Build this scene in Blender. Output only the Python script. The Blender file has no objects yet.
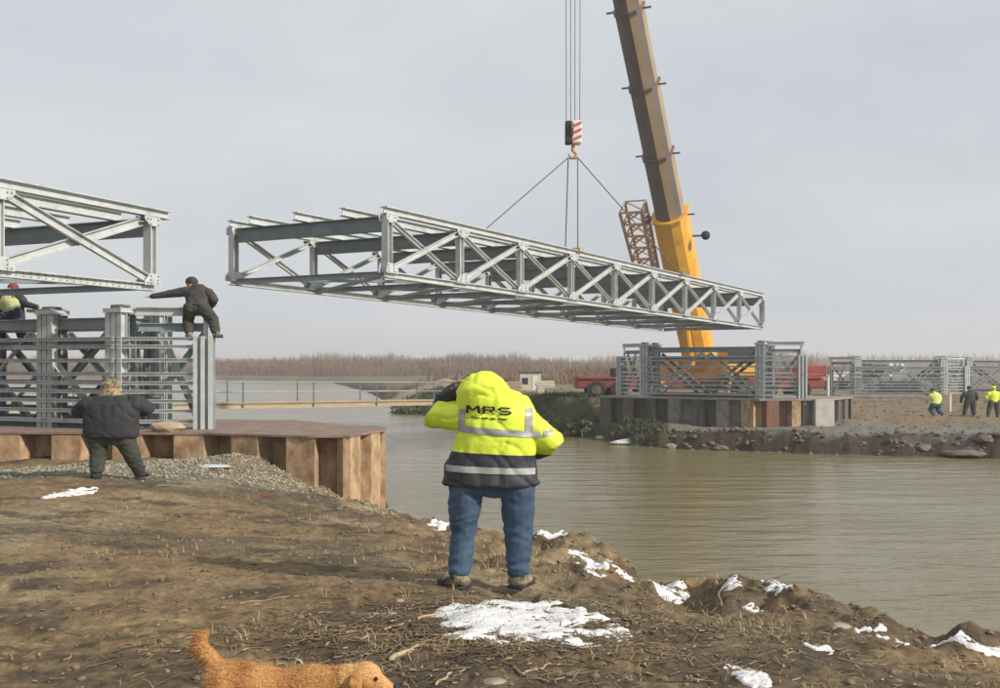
import bpy, bmesh, math, random
import numpy as np
from mathutils import Vector, Matrix, noise as mnoise
from mathutils.bvhtree import BVHTree

R = math.radians
random.seed(7)
rng = np.random.default_rng(11)
scene = bpy.context.scene
COL = scene.collection

# ------------------------------------------------------------------ camera
F = 1000.0            # focal length in photo pixels (photo is 1000 wide)
HOR = 366.0           # horizon row in the photo
CAMH = 1.75
cam_d = bpy.data.cameras.new('camera')
cam = bpy.data.objects.new('camera', cam_d)
COL.objects.link(cam)
cam.location = (0, 0, CAMH)
cam.rotation_euler = (R(90), 0, 0)
cam_d.sensor_width = 36
cam_d.lens = 36
cam_d.shift_y = (HOR - 344) / 1000
cam_d.clip_start = 0.05
cam_d.clip_end = 9000
scene.camera = cam

# ------------------------------------------------------------------ sky, sun, exposure
SUN_DIR = Vector((-0.80, 0.44, 0)).normalized()      # the way light travels over the ground
SUN_EL = R(30)
world = bpy.data.worlds.new('World')
scene.world = world
world.use_nodes = True
wt = world.node_tree
wt.nodes.clear()
wo = wt.nodes.new('ShaderNodeOutputWorld')
bg = wt.nodes.new('ShaderNodeBackground')
sky = wt.nodes.new('ShaderNodeTexSky')
sky.sky_type = 'NISHITA'
sky.sun_disc = False
sky.sun_elevation = SUN_EL
sky.sun_rotation = math.atan2(-SUN_DIR.x, -SUN_DIR.y)
sky.air_density = 1.0
sky.dust_density = 3.0
SKY_STR = 0.1
# thin high cloud veil over the clear sky
tc = wt.nodes.new('ShaderNodeTexCoord')
mp = wt.nodes.new('ShaderNodeMapping')
mp.inputs['Scale'].default_value = (1.3, 1.3, 3.6)
mp.inputs['Location'].default_value = (0.6, 0.2, 0.35)
n1 = wt.nodes.new('ShaderNodeTexNoise')
n1.inputs['Scale'].default_value = 1.5
n1.inputs['Detail'].default_value = 4
n1.inputs['Roughness'].default_value = 0.5
n1.inputs['Distortion'].default_value = 0.4
cr = wt.nodes.new('ShaderNodeValToRGB')
cr.color_ramp.elements[0].position = 0.30
cr.color_ramp.elements[0].color = (6.0, 6.4, 6.95, 1)
cr.color_ramp.elements[1].position = 0.72
cr.color_ramp.elements[1].color = (7.9, 8.1, 8.3, 1)
mx = wt.nodes.new('ShaderNodeMixRGB')
mx.inputs['Fac'].default_value = 0.9
wt.links.new(tc.outputs['Generated'], mp.inputs['Vector'])
wt.links.new(mp.outputs['Vector'], n1.inputs['Vector'])
wt.links.new(n1.outputs['Fac'], cr.inputs['Fac'])
wt.links.new(sky.outputs['Color'], mx.inputs['Color1'])
wt.links.new(cr.outputs['Color'], mx.inputs['Color2'])
wt.links.new(mx.outputs['Color'], bg.inputs['Color'])
bg.inputs['Strength'].default_value = SKY_STR
wt.links.new(bg.outputs['Background'], wo.inputs['Surface'])

sun_d = bpy.data.lights.new('sun', 'SUN')
sun_d.energy = 4.6
sun_d.angle = R(1.5)
sun_d.color = (1.0, 0.93, 0.82)
sun = bpy.data.objects.new('sun', sun_d)
COL.objects.link(sun)
ld = Vector((SUN_DIR.x * math.cos(SUN_EL), SUN_DIR.y * math.cos(SUN_EL), -math.sin(SUN_EL)))
sun.rotation_euler = ld.to_track_quat('-Z', 'Y').to_euler()

vs = scene.view_settings
vs.view_transform = 'Standard'
vs.look = 'None'
vs.exposure = 0.0
vs.gamma = 1.0
scene.render.engine = 'CYCLES'
scene.cycles.use_denoising = True
scene.cycles.max_bounces = 6
scene.cycles.volume_bounces = 1

# ------------------------------------------------------------------ materials
def mat(name, col, rough=0.7, metal=0.0, var=0.15, scale=8.0, bump=0.0, bscale=40.0, col2=None, attr=None,
        streak=None, spec=0.5, detail=5.0, sharp=False, stain=None):
    m = bpy.data.materials.new(name)
    m.use_nodes = True
    t = m.node_tree
    b = t.nodes['Principled BSDF']
    b.inputs['Roughness'].default_value = rough
    b.inputs['Metallic'].default_value = metal
    b.inputs['Specular IOR Level'].default_value = spec
    co = t.nodes.new('ShaderNodeTexCoord')
    mpn = t.nodes.new('ShaderNodeMapping')
    if streak:
        mpn.inputs['Scale'].default_value = streak
    t.links.new(co.outputs['Object'], mpn.inputs['Vector'])
    nz = t.nodes.new('ShaderNodeTexNoise')
    nz.inputs['Scale'].default_value = scale
    nz.inputs['Detail'].default_value = detail
    nz.inputs['Roughness'].default_value = 0.6
    t.links.new(mpn.outputs['Vector'], nz.inputs['Vector'])
    rp = t.nodes.new('ShaderNodeValToRGB')
    lo, hi = (0.42, 0.58) if sharp else (0.3, 0.7)
    rp.color_ramp.elements[0].position = lo
    rp.color_ramp.elements[1].position = hi
    c2 = col2 if col2 else tuple(min(1, c * (1 + var)) for c in col)
    c1 = col if col2 else tuple(c * (1 - var) for c in col)
    rp.color_ramp.elements[0].color = (*c1, 1)
    rp.color_ramp.elements[1].color = (*c2, 1)
    t.links.new(nz.outputs['Fac'], rp.inputs['Fac'])
    out = rp.outputs['Color']
    if attr:
        at = t.nodes.new('ShaderNodeAttribute')
        at.attribute_name = attr
        mm = t.nodes.new('ShaderNodeMixRGB')
        mm.blend_type = 'MULTIPLY'
        mm.inputs['Fac'].default_value = 1
        t.links.new(at.outputs['Color'], mm.inputs['Color1'])
        t.links.new(out, mm.inputs['Color2'])
        out = mm.outputs['Color']
    if stain:
        ns = t.nodes.new('ShaderNodeTexNoise')
        ns.inputs['Scale'].default_value = stain[3]
        ns.inputs['Detail'].default_value = 8
        ns.inputs['Roughness'].default_value = 0.7
        t.links.new(mpn.outputs['Vector'], ns.inputs['Vector'])
        rs_ = t.nodes.new('ShaderNodeMapRange')
        rs_.inputs['From Min'].default_value = stain[1]
        rs_.inputs['From Max'].default_value = stain[2]
        rs_.inputs['To Max'].default_value = 0.75
        t.links.new(ns.outputs['Fac'], rs_.inputs['Value'])
        ms = t.nodes.new('ShaderNodeMixRGB')
        ms.inputs['Color2'].default_value = (*stain[0], 1)
        t.links.new(rs_.outputs['Result'], ms.inputs['Fac'])
        t.links.new(out, ms.inputs['Color1'])
        out = ms.outputs['Color']
    t.links.new(out, b.inputs['Base Color'])
    if bump:
        nb = t.nodes.new('ShaderNodeTexNoise')
        nb.inputs['Scale'].default_value = bscale
        nb.inputs['Detail'].default_value = 6
        t.links.new(mpn.outputs['Vector'], nb.inputs['Vector'])
        bp = t.nodes.new('ShaderNodeBump')
        bp.inputs['Strength'].default_value = bump
        bp.inputs['Distance'].default_value = 0.02
        t.links.new(nb.outputs['Fac'], bp.inputs['Height'])
        t.links.new(bp.outputs['Normal'], b.inputs['Normal'])
    return m

M = {}
M['steel'] = mat('galvanised_steel', (0.42, 0.45, 0.45), 0.5, 0.1, scale=3.0, col2=(0.56, 0.58, 0.57), bump=0.15, bscale=60, stain=((0.20, 0.18, 0.15), 0.54, 0.74, 2.2))
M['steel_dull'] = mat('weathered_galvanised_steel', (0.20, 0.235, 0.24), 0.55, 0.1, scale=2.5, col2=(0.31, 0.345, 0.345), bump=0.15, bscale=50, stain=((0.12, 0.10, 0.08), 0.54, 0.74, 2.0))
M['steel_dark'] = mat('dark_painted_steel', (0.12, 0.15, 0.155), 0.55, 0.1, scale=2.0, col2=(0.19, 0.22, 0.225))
M['bolt'] = mat('bolt_steel', (0.28, 0.29, 0.29), 0.5, 0.3)
M['rope'] = mat('wire_rope', (0.13, 0.13, 0.13), 0.6, 0.3)
M['rust'] = mat('rusty_sheet_pile', (0.22, 0.125, 0.065), 0.85, 0, scale=2.6, col2=(0.52, 0.37, 0.22), streak=(1.5, 1.5, 1.0), bump=0.3, bscale=25, stain=((0.09, 0.055, 0.035), 0.52, 0.72, 1.6))
M['rust_dark'] = mat('dark_and_shaded_sheet_pile', (0.055, 0.05, 0.045), 0.8, 0, scale=2.2, col2=(0.17, 0.15, 0.115), streak=(1.5, 1.5, 0.3), bump=0.3, bscale=25)
M['rust_red'] = mat('red_brown_sheet_pile', (0.14, 0.06, 0.04), 0.85, 0, scale=3, col2=(0.28, 0.15, 0.09), streak=(1.5, 1.5, 0.3))
M['deck'] = mat('red_brown_deck', (0.155, 0.09, 0.075), 0.85, 0, scale=1.8, col2=(0.27, 0.19, 0.15), bump=0.4, bscale=12, detail=9, stain=((0.30, 0.26, 0.20), 0.52, 0.68, 1.3))
M['concrete'] = mat('pale_concrete', (0.38, 0.36, 0.31), 0.85, 0, scale=2.5, col2=(0.52, 0.5, 0.45), bump=0.3, bscale=20)
M['concrete_dk'] = mat('dirty_concrete', (0.17, 0.155, 0.13), 0.9, 0, scale=2.5, col2=(0.30, 0.28, 0.24), bump=0.4, bscale=15)
M['yellow'] = mat('crane_yellow', (0.66, 0.32, 0.03), 0.45, 0, scale=1.0, col2=(0.76, 0.41, 0.05), stain=((0.25, 0.14, 0.06), 0.54, 0.75, 1.1))
M['boom_tan'] = mat('tan_boom_stripe_and_sunlit', (0.29, 0.20, 0.125), 0.5, 0, scale=0.8, col2=(0.37, 0.265, 0.17))
M['boom_grey'] = mat('grey_brown_boom_paint_and_shade', (0.10, 0.085, 0.075), 0.45, 0, scale=0.8, col2=(0.15, 0.125, 0.11))
M['jib'] = mat('faded_orange_lattice', (0.42, 0.25, 0.13), 0.6, 0, scale=2, col2=(0.5, 0.34, 0.2))
M['red'] = mat('faded_red_paint', (0.23, 0.04, 0.035), 0.6, 0, scale=1.5, col2=(0.31, 0.07, 0.055), stain=((0.10, 0.05, 0.04), 0.5, 0.7, 1.0))
M['white'] = mat('white_paint', (0.68, 0.68, 0.66), 0.5, 0, var=0.06)
M['redstripe'] = mat('hook_red', (0.6, 0.08, 0.07), 0.45, 0, var=0.05)
M['black'] = mat('black_rubber', (0.025, 0.025, 0.026), 0.8, 0, var=0.2)
M['glass'] = mat('dark_glass', (0.03, 0.04, 0.05), 0.08, 0, var=0.1)
M['cream'] = mat('cream_panel', (0.55, 0.5, 0.38), 0.6, 0, var=0.08, scale=2)
M['roof'] = mat('dark_roof_sheet', (0.09, 0.09, 0.095), 0.7, 0, var=0.2, scale=2)
M['timber'] = mat('pale_timber', (0.33, 0.255, 0.155), 0.8, 0, scale=4, col2=(0.45, 0.36, 0.23), streak=(0.3, 0.3, 3), bump=0.2)
M['stick'] = mat('dry_stick_bark', (0.30, 0.22, 0.13), 0.85, 0, scale=8, col2=(0.46, 0.36, 0.23))
M['twig'] = mat('dark_twig_bark', (0.07, 0.05, 0.035), 0.9, 0, scale=1.5, col2=(0.33, 0.24, 0.14))
M['stone'] = mat('river_stone', (0.20, 0.175, 0.135), 0.85, 0, scale=2.7, col2=(0.40, 0.35, 0.26), detail=2)
M['gravel'] = mat('grey_tan_gravel', (0.15, 0.14, 0.115), 0.85, 0, scale=5.1, col2=(0.40, 0.35, 0.25), detail=2)
M['clod'] = mat('earth_clod', (0.12, 0.085, 0.055), 0.95, 0, scale=3, col2=(0.24, 0.175, 0.11), bump=0.5, bscale=30)
M['rock'] = mat('brown_rubble', (0.07, 0.055, 0.043), 0.9, 0, scale=1.3, col2=(0.20, 0.155, 0.12), bump=0.5, bscale=8)
M['straw'] = mat('dry_grass', (0.26, 0.19, 0.095), 0.9, 0, scale=3, col2=(0.46, 0.36, 0.2), detail=1)
M['green'] = mat('dark_green_cover', (0.035, 0.05, 0.02), 0.9, 0, scale=1.2, col2=(0.13, 0.14, 0.065))
M['twigs_far'] = mat('bare_wood', (0.145, 0.088, 0.05), 0.95, 0, scale=0.12, col2=(0.26, 0.175, 0.105), detail=3)
M['snow'] = mat('old_snow', (0.62, 0.62, 0.61), 0.6, 0, scale=7, col2=(0.80, 0.81, 0.83), detail=8, stain=((0.34, 0.29, 0.23), 0.5, 0.72, 6.0), bump=0.5, bscale=45)
M['plastic'] = mat('white_plastic_sheet', (0.52, 0.55, 0.56), 0.35, 0, var=0.1)
M['redcloth'] = mat('red_scrap', (0.20, 0.045, 0.04), 0.8, 0)
M['skin'] = mat('skin', (0.50, 0.30, 0.21), 0.55, 0, var=0.08, scale=20)
M['hair'] = mat('dark_hair', (0.03, 0.022, 0.018), 0.7, 0, var=0.3, scale=60)
M['jean'] = mat('blue_denim', (0.024, 0.05, 0.09), 0.85, 0, scale=5, col2=(0.058, 0.105, 0.165), bump=0.4, bscale=22)
M['navy'] = mat('charcoal_cloth', (0.022, 0.024, 0.032), 0.75, 0, scale=5, col2=(0.04, 0.043, 0.055), bump=0.35, bscale=18)
M['blackcloth'] = mat('black_cloth', (0.016, 0.017, 0.02), 0.8, 0, scale=5, col2=(0.032, 0.033, 0.038), bump=0.35, bscale=18)
M['darkgreen'] = mat('dark_olive_cloth', (0.03, 0.034, 0.028), 0.85, 0, scale=6, col2=(0.055, 0.06, 0.045), bump=0.3, bscale=18)
M['brownjacket'] = mat('brown_grey_cloth', (0.028, 0.024, 0.024), 0.8, 0, scale=7, col2=(0.065, 0.052, 0.048), bump=0.35, bscale=18)
M['camo'] = mat('tan_camouflage_cloth', (0.10, 0.09, 0.05), 0.85, 0, scale=16, col2=(0.36, 0.27, 0.16), sharp=True)
M['hivis'] = mat('high_visibility_yellow', (0.60, 0.74, 0.035), 0.65, 0, scale=4, col2=(0.72, 0.85, 0.07), bump=0.35, bscale=15)
M['hivis_far'] = mat('faded_high_visibility_yellow', (0.50, 0.58, 0.12), 0.7, 0, scale=4, col2=(0.62, 0.68, 0.22))
M['palevest'] = mat('pale_yellow_vest', (0.55, 0.57, 0.30), 0.7, 0, var=0.1)
M['reflect'] = mat('grey_reflective_tape', (0.33, 0.34, 0.32), 0.45, 0.1, var=0.08, scale=30)
M['letter'] = mat('black_print', (0.012, 0.014, 0.012), 0.7, 0, var=0.05)
M['boot'] = mat('muddy_boot', (0.035, 0.03, 0.024), 0.8, 0, scale=11, col2=(0.27, 0.215, 0.14), sharp=True)
M['fur'] = mat('ginger_fur', (0.24, 0.095, 0.03), 0.8, 0, scale=6, col2=(0.58, 0.31, 0.115), spec=0.2, bump=0.6, bscale=60)
M['furhead'] = mat('pale_ginger_fur', (0.48, 0.25, 0.085), 0.8, 0, scale=8, col2=(0.70, 0.44, 0.20), spec=0.2)
M['furlight'] = mat('pale_muzzle_fur', (0.66, 0.45, 0.26), 0.8, 0, var=0.1, scale=20, spec=0.2)
M['ground'] = mat('bank_soil', (0.46, 0.44, 0.41), 0.95, 0, scale=9, col2=(1.16, 1.14, 1.10), attr='Col', bump=0.9, bscale=26, spec=0.2, detail=8)

# water
wm = bpy.data.materials.new('muddy_river_water')
wm.use_nodes = True
t = wm.node_tree
b = t.nodes['Principled BSDF']
b.inputs['Base Color'].default_value = (0.185, 0.155, 0.08, 1)
b.inputs['Specular IOR Level'].default_value = 0.4
b.inputs['Roughness'].default_value = 0.16
b.inputs['IOR'].default_value = 1.33
co = t.nodes.new('ShaderNodeTexCoord')
hs = None
for sc_, st_, dist in (((0.35, 1.1, 1), 0.22, 0.5), ((1.7, 5.0, 1), 0.30, 0.12), ((6, 15, 1), 0.25, 0.03)):
    mpn = t.nodes.new('ShaderNodeMapping')
    mpn.inputs['Scale'].default_value = sc_
    mpn.inputs['Rotation'].default_value = (0, 0, R(-12))
    nz = t.nodes.new('ShaderNodeTexNoise')
    nz.inputs['Scale'].default_value = 1.0
    nz.inputs['Detail'].default_value = 3
    t.links.new(co.outputs['Object'], mpn.inputs['Vector'])
    t.links.new(mpn.outputs['Vector'], nz.inputs['Vector'])
    bp = t.nodes.new('ShaderNodeBump')
    bp.inputs['Strength'].default_value = st_
    bp.inputs['Distance'].default_value = dist
    t.links.new(nz.outputs['Fac'], bp.inputs['Height'])
    if dist < 0.3:                                   # gusts: calmer and rougher patches
        ng = t.nodes.new('ShaderNodeTexNoise')
        ng.inputs['Scale'].default_value = 0.13
        ng.inputs['Detail'].default_value = 3
        t.links.new(co.outputs['Object'], ng.inputs['Vector'])
        mr = t.nodes.new('ShaderNodeMapRange')
        mr.inputs['From Min'].default_value = 0.38
        mr.inputs['From Max'].default_value = 0.64
        mr.inputs['To Min'].default_value = st_ * 0.3
        mr.inputs['To Max'].default_value = st_ * 1.6
        t.links.new(ng.outputs['Fac'], mr.inputs['Value'])
        t.links.new(mr.outputs['Result'], bp.inputs['Strength'])
    if hs:
        t.links.new(hs.outputs['Normal'], bp.inputs['Normal'])
    hs = bp
t.links.new(hs.outputs['Normal'], b.inputs['Normal'])
M['water'] = wm

# ------------------------------------------------------------------ object helpers
ROOT = {}
def tag(o, label, cat, group=None):
    o['label'] = label
    o['category'] = cat
    if group:
        o['group'] = group
    return o

def thing(name, loc, label, cat, group=None):
    o = bpy.data.objects.new(name, None)
    COL.objects.link(o)
    o.location = loc
    o.empty_display_size = 0.2
    ROOT[o.name] = Vector(loc)
    tag(o, label, cat, group)
    return o

def mesh_obj(name, V, Fc, m, parent=None, smooth=False, at=None, mats=None, fm=None):
    """V in world coordinates; under a parent the vertices become local to the thing's base."""
    if parent is not None:
        base = ROOT[parent.name]
    else:
        base = Vector(at) if at is not None else Vector((0, 0, 0))
    me = bpy.data.meshes.new(name)
    me.from_pydata([tuple(Vector(v) - base) for v in V], [], Fc)
    for x in (mats or [m]):
        me.materials.append(x)
    if fm is not None:
        me.polygons.foreach_set('material_index', fm)
    if smooth:
        me.polygons.foreach_set('use_smooth', [True] * len(me.polygons))
    me.update()
    o = bpy.data.objects.new(name, me)
    COL.objects.link(o)
    if parent is not None:
        o.parent = parent
    else:
        o.location = base
    ROOT[o.name] = base
    return o

def np_mesh(name, V, T, m, kind=None, at=(0, 0, 0), smooth=False, parent=None, k=3, colattr=None):
    me = bpy.data.meshes.new(name)
    V = np.asarray(V, dtype=np.float32)
    T = np.asarray(T, dtype=np.int32)
    if parent is not None:
        at = ROOT[parent.name]
    V = V - np.array(at, dtype=np.float32)
    me.vertices.add(len(V))
    me.vertices.foreach_set('co', V.ravel())
    me.loops.add(T.size)
    me.loops.foreach_set('vertex_index', T.ravel())
    me.polygons.add(len(T))
    me.polygons.foreach_set('loop_start', np.arange(0, T.size, k, dtype=np.int32))
    me.polygons.foreach_set('loop_total', np.full(len(T), k, dtype=np.int32))
    if smooth:
        me.polygons.foreach_set('use_smooth', np.ones(len(T), dtype=bool))
    me.materials.append(m)
    me.update(calc_edges=True)
    if colattr is not None:
        a = me.color_attributes.new('Col', 'FLOAT_COLOR', 'POINT')
        c4 = np.ones((len(V), 4), dtype=np.float32)
        c4[:, :3] = colattr
        a.data.foreach_set('color', c4.ravel())
    o = bpy.data.objects.new(name, me)
    COL.objects.link(o)
    if parent is not None:
        o.parent = parent
    else:
        o.location = at
    ROOT[o.name] = Vector(at)
    if kind:
        o['kind'] = kind
    return o

def section(kind, w, h, tk):
    a, c = w / 2, h / 2
    if kind == 'box':
        return [(-a, -c), (a, -c), (a, c), (-a, c)]
    if kind == 'I':
        k = tk / 2
        return [(-a, -c), (a, -c), (a, -c + tk), (k, -c + tk), (k, c - tk), (a, c - tk), (a, c), (-a, c),
                (-a, c - tk), (-k, c - tk), (-k, -c + tk), (-a, -c + tk)]
    if kind == 'C':
        return [(-a, -c), (a, -c), (a, -c + tk), (-a + tk, -c + tk), (-a + tk, c - tk), (a, c - tk), (a, c), (-a, c)]
    if kind == 'L':
        return [(-a, -c), (a, -c), (a, -c + tk), (-a + tk, -c + tk), (-a + tk, c), (-a, c)]
    n = 10
    return [(a * math.cos(2 * math.pi * i / n), c * math.sin(2 * math.pi * i / n)) for i in range(n)]

def beam_geo(p0, p1, kind, w, h, tk=0.02, up=(0, 0, 1)):
    p0, p1 = Vector(p0), Vector(p1)
    d = (p1 - p0).normalized()
    up = Vector(up)
    s = d.cross(up)
    if s.length < 1e-4:
        s = d.cross(Vector((0, 1, 0)))
    s.normalize()
    u = s.cross(d)
    sec = section(kind, w, h, tk)
    n = len(sec)
    V = [p0 + s * x + u * y for x, y in sec] + [p1 + s * x + u * y for x, y in sec]
    Fc = [(i, (i + 1) % n, n + (i + 1) % n, n + i) for i in range(n)]
    Fc.append(tuple(range(n - 1, -1, -1)))
    Fc.append(tuple(range(n, 2 * n)))
    return V, Fc

def beam(name, p0, p1, kind, w, h, m, parent=None, tk=0.02, up=(0, 0, 1), at=None):
    V, Fc = beam_geo(p0, p1, kind, w, h, tk, up)
    return mesh_obj(name, V, Fc, m, parent, at=at)

class Geo:
    def __init__(s):
        s.V, s.F = [], []
    def add(s, V, Fc):
        o = len(s.V)
        s.V += [Vector(v) for v in V]
        s.F += [tuple(i + o for i in f) for f in Fc]
        return s
    def beam(s, *a, **k):
        return s.add(*beam_geo(*a, **k))
    def box(s, c, size, rz=0.0):
        c = Vector(c)
        x, y, z = [q / 2 for q in size]
        m = Matrix.Rotation(rz, 3, 'Z')
        V = [c + m @ Vector((sx * x, sy * y, sz * z)) for sz in (-1, 1) for sy in (-1, 1) for sx in (-1, 1)]
        return s.add(V, [(0, 2, 3, 1), (4, 5, 7, 6), (0, 1, 5, 4), (2, 6, 7, 3), (0, 4, 6, 2), (1, 3, 7, 5)])
    def tube(s, pts, rad, n=8, lateral=None, radb=None, ends=True, capk=0.75, capr=0.6):
        pts = [Vector(p) for p in pts]
        if not isinstance(rad, (list, tuple)):
            rad = [rad] * len(pts)
        if radb is None:
            radb = rad
        rad, radb = list(rad), list(radb)
        if ends:
            d0 = (pts[0] - pts[1]).normalized(); d1 = (pts[-1] - pts[-2]).normalized()
            pts = [pts[0] + d0 * rad[0] * capk * min(1, radb[0] / rad[0])] + pts + [pts[-1] + d1 * rad[-1] * capk * min(1, radb[-1] / rad[-1])]
            rad = [rad[0] * capr] + rad + [rad[-1] * capr]
            radb = [radb[0] * capr] + radb + [radb[-1] * capr]
        V, Fc = [], []
        ref = Vector(lateral) if lateral is not None else None
        prev = None
        for i, p in enumerate(pts):
            a = pts[max(0, i - 1)]; c = pts[min(len(pts) - 1, i + 1)]
            d = (c - a).normalized()
            if ref is not None:
                x = ref - d * ref.dot(d)
                if x.length < 1e-3:
                    x = prev
            else:
                if prev is None:
                    x = d.orthogonal()
                else:
                    x = prev - d * prev.dot(d)
            x = x.normalized()
            prev = x
            y = d.cross(x)
            for k in range(n):
                an = 2 * math.pi * k / n
                V.append(p + x * math.cos(an) * rad[i] + y * math.sin(an) * radb[i])
        for i in range(len(pts) - 1):
            for k in range(n):
                Fc.append((i * n + k, i * n + (k + 1) % n, (i + 1) * n + (k + 1) % n, (i + 1) * n + k))
        Fc.append(tuple(range(n - 1, -1, -1)))
        Fc.append(tuple(range((len(pts) - 1) * n, len(pts) * n)))
        return s.add(V, Fc)
    def ell(s, c, r, n=14, m=9, rot=None):
        c = Vector(c)
        V, Fc = [], []
        q = rot if rot is not None else Matrix.Identity(3)
        V.append(c + q @ Vector((0, 0, r[2])))
        for i in range(1, m):
            th = math.pi * i / m
            for k in range(n):
                ph = 2 * math.pi * k / n
                V.append(c + q @ Vector((r[0] * math.sin(th) * math.cos(ph), r[1] * math.sin(th) * math.sin(ph), r[2] * math.cos(th))))
        V.append(c + q @ Vector((0, 0, -r[2])))
        for k in range(n):
            Fc.append((0, 1 + k, 1 + (k + 1) % n))
        for i in range(m - 2):
            for k in range(n):
                a = 1 + i * n
                Fc.append((a + k, a + n + k, a + n + (k + 1) % n, a + (k + 1) % n))
        a = 1 + (m - 2) * n
        for k in range(n):
            Fc.append((a + k, len(V) - 1, a + (k + 1) % n))
        return s.add(V, Fc)
    def xf(s, mtx):
        s.V = [mtx @ v for v in s.V]
        return s
    def out(s, name, m, parent=None, smooth=False, at=None):
        return mesh_obj(name, s.V, s.F, m, parent, smooth, at)
    def skin(s, name, m, parent, voxel, it=4, wrinkle=0.0, wscale=6.0, at=None):
        """union all closed pieces into one continuous surface"""
        o = mesh_obj(name, s.V, s.F, m, parent, True, at)
        md = o.modifiers.new('r', 'REMESH')
        md.mode = 'VOXEL'
        md.voxel_size = voxel
        md.use_smooth_shade = True
        sm = o.modifiers.new('s', 'SMOOTH')
        sm.factor = 0.5
        sm.iterations = it
        dg = bpy.context.evaluated_depsgraph_get()
        me = bpy.data.meshes.new_from_object(o.evaluated_get(dg))
        o.modifiers.clear()
        old = o.data
        o.data = me
        bpy.data.meshes.remove(old)
        me.name = name
        if not me.materials:
            me.materials.append(m)
        if wrinkle:
            nr = [v.normal.copy() for v in me.vertices]
            for v, n_ in zip(me.vertices, nr):
                p = v.co
                q = Vector((p.x * wscale * 0.8, p.y * wscale * 0.8, p.z * wscale * 1.1))
                w1 = mnoise.noise(q * 0.5 + Vector((7, 3, 1)))
                q2 = Vector((q.x * 0.55 + q.z * 0.5 + w1, q.y * 0.55, q.z * 0.75 - q.x * 0.3 + w1))
                cz = max(0.0, 1 - abs(mnoise.noise(q2)) * 3.2)
                c2_ = max(0.0, 1 - abs(mnoise.noise(Vector((q.x * 0.9 - q.z * 0.55, q.y, q.z * 0.6 + q.x * 0.5)) + Vector((3, 9, 5)))) * 3.5)
                f = 1.0 * w1 - 0.75 * cz ** 1.4 - 0.4 * c2_ ** 1.4 + 0.12 * mnoise.noise(q * 2.3) + 0.3
                v.co = p + n_ * f * wrinkle
        me.polygons.foreach_set('use_smooth', [True] * len(me.polygons))
        me.update()
        return o

def bevel_box(name, c, size, m, parent, bev=0.04, rz=0.0):
    bm = bmesh.new()
    bmesh.ops.create_cube(bm, size=1.0)
    bmesh.ops.scale(bm, vec=size, verts=bm.verts)
    bmesh.ops.bevel(bm, geom=bm.edges[:], offset=bev, segments=2, affect='EDGES', profile=0.5)
    mt = Matrix.Translation(Vector(c)) @ Matrix.Rotation(rz, 4, 'Z')
    bm.transform(mt)
    bm.verts.index_update()
    V = [v.co.copy() for v in bm.verts]
    Fc = [tuple(v.index for v in f.verts) for f in bm.faces]
    bm.free()
    return mesh_obj(name, V, Fc, m, parent)

def P(px, py, Y):
    return Vector(((px - 500) / F * Y, Y, CAMH - (py - HOR) / F * Y))

# ------------------------------------------------------------------ noise and the shape of the land
_perm = np.random.default_rng(3).random(65536)
def vnoise(x, y, seed=0):
    xi = np.floor(x).astype(np.int64); yi = np.floor(y).astype(np.int64)
    xf = x - xi; yf = y - yi
    u = xf * xf * (3 - 2 * xf); v = yf * yf * (3 - 2 * yf)
    def h(a, c):
        return _perm[(a * 374761393 + c * 668265263 + seed * 1442695 + ((a * 73856093) ^ (c * 19349663))) & 65535]
    return ((h(xi, yi) * (1 - u) + h(xi + 1, yi) * u) * (1 - v) + (h(xi, yi + 1) * (1 - u) + h(xi + 1, yi + 1) * u) * v) * 2 - 1

def fbm(x, y, octv=4, seed=0, gain=0.5):
    s = 0; a = 1.0
    for i in range(octv):
        s = s + a * vnoise(x * 2 ** i + 17.3 * i, y * 2 ** i - 9.1 * i, seed + i)
        a *= gain
    return s

NEAR_EDGE = [(60, -6), (30, 2.0), (12, 5.0), (6, 7.3), (4.2, 8.05), (3.4, 8.65), (2.85, 9.2), (2.4, 9.7), (1.5, 10.2), (1.42, 11.4), (1.2, 12.6),
             (0.6, 14.3), (-1.0, 16.7), (-2.1, 20.0), (-2.95, 23.0), (-3.4, 28), (-8, 31), (-15, 38), (-30, 43), (-100, 62), (-600, 120)]
NEAR_POLY = NEAR_EDGE + [(-600, -400), (60, -400)]
FAR_EDGE = [(900, 30), (60, 37), (30, 40), (20.5, 41.3), (15, 43.2), (9, 46), (6.4, 48.5), (5.0, 52), (3.5, 57), (1.3, 64), (-3, 72), (-7, 80), (-9.5, 92),
            (-18, 140), (-40, 235), (-100, 296), (-320, 312), (-1500, 330)]
FAR_POLY = FAR_EDGE + [(-9000, 400), (-9000, 9000), (9000, 9000), (9000, 30)]

def sdist(x, y, poly, edge):
    ins = np.zeros(x.shape, bool)
    n = len(poly)
    for i in range(n):
        x0, y0 = poly[i]; x1, y1 = poly[(i + 1) % n]
        c = ((y0 > y) != (y1 > y))
        with np.errstate(divide='ignore', invalid='ignore'):
            xx = (x1 - x0) * (y - y0) / (y1 - y0 if y1 != y0 else 1e-9) + x0
        ins ^= c & (x < xx)
    d = np.full(x.shape, 1e9)
    for (x0, y0), (x1, y1) in zip(edge[:-1], edge[1:]):
        dx, dy = x1 - x0, y1 - y0
        tt = np.clip(((x - x0) * dx + (y - y0) * dy) / (dx * dx + dy * dy), 0, 1)
        d = np.minimum(d, np.hypot(x - x0 - tt * dx, y - y0 - tt * dy))
    return np.where(ins, d, -d)

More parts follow.
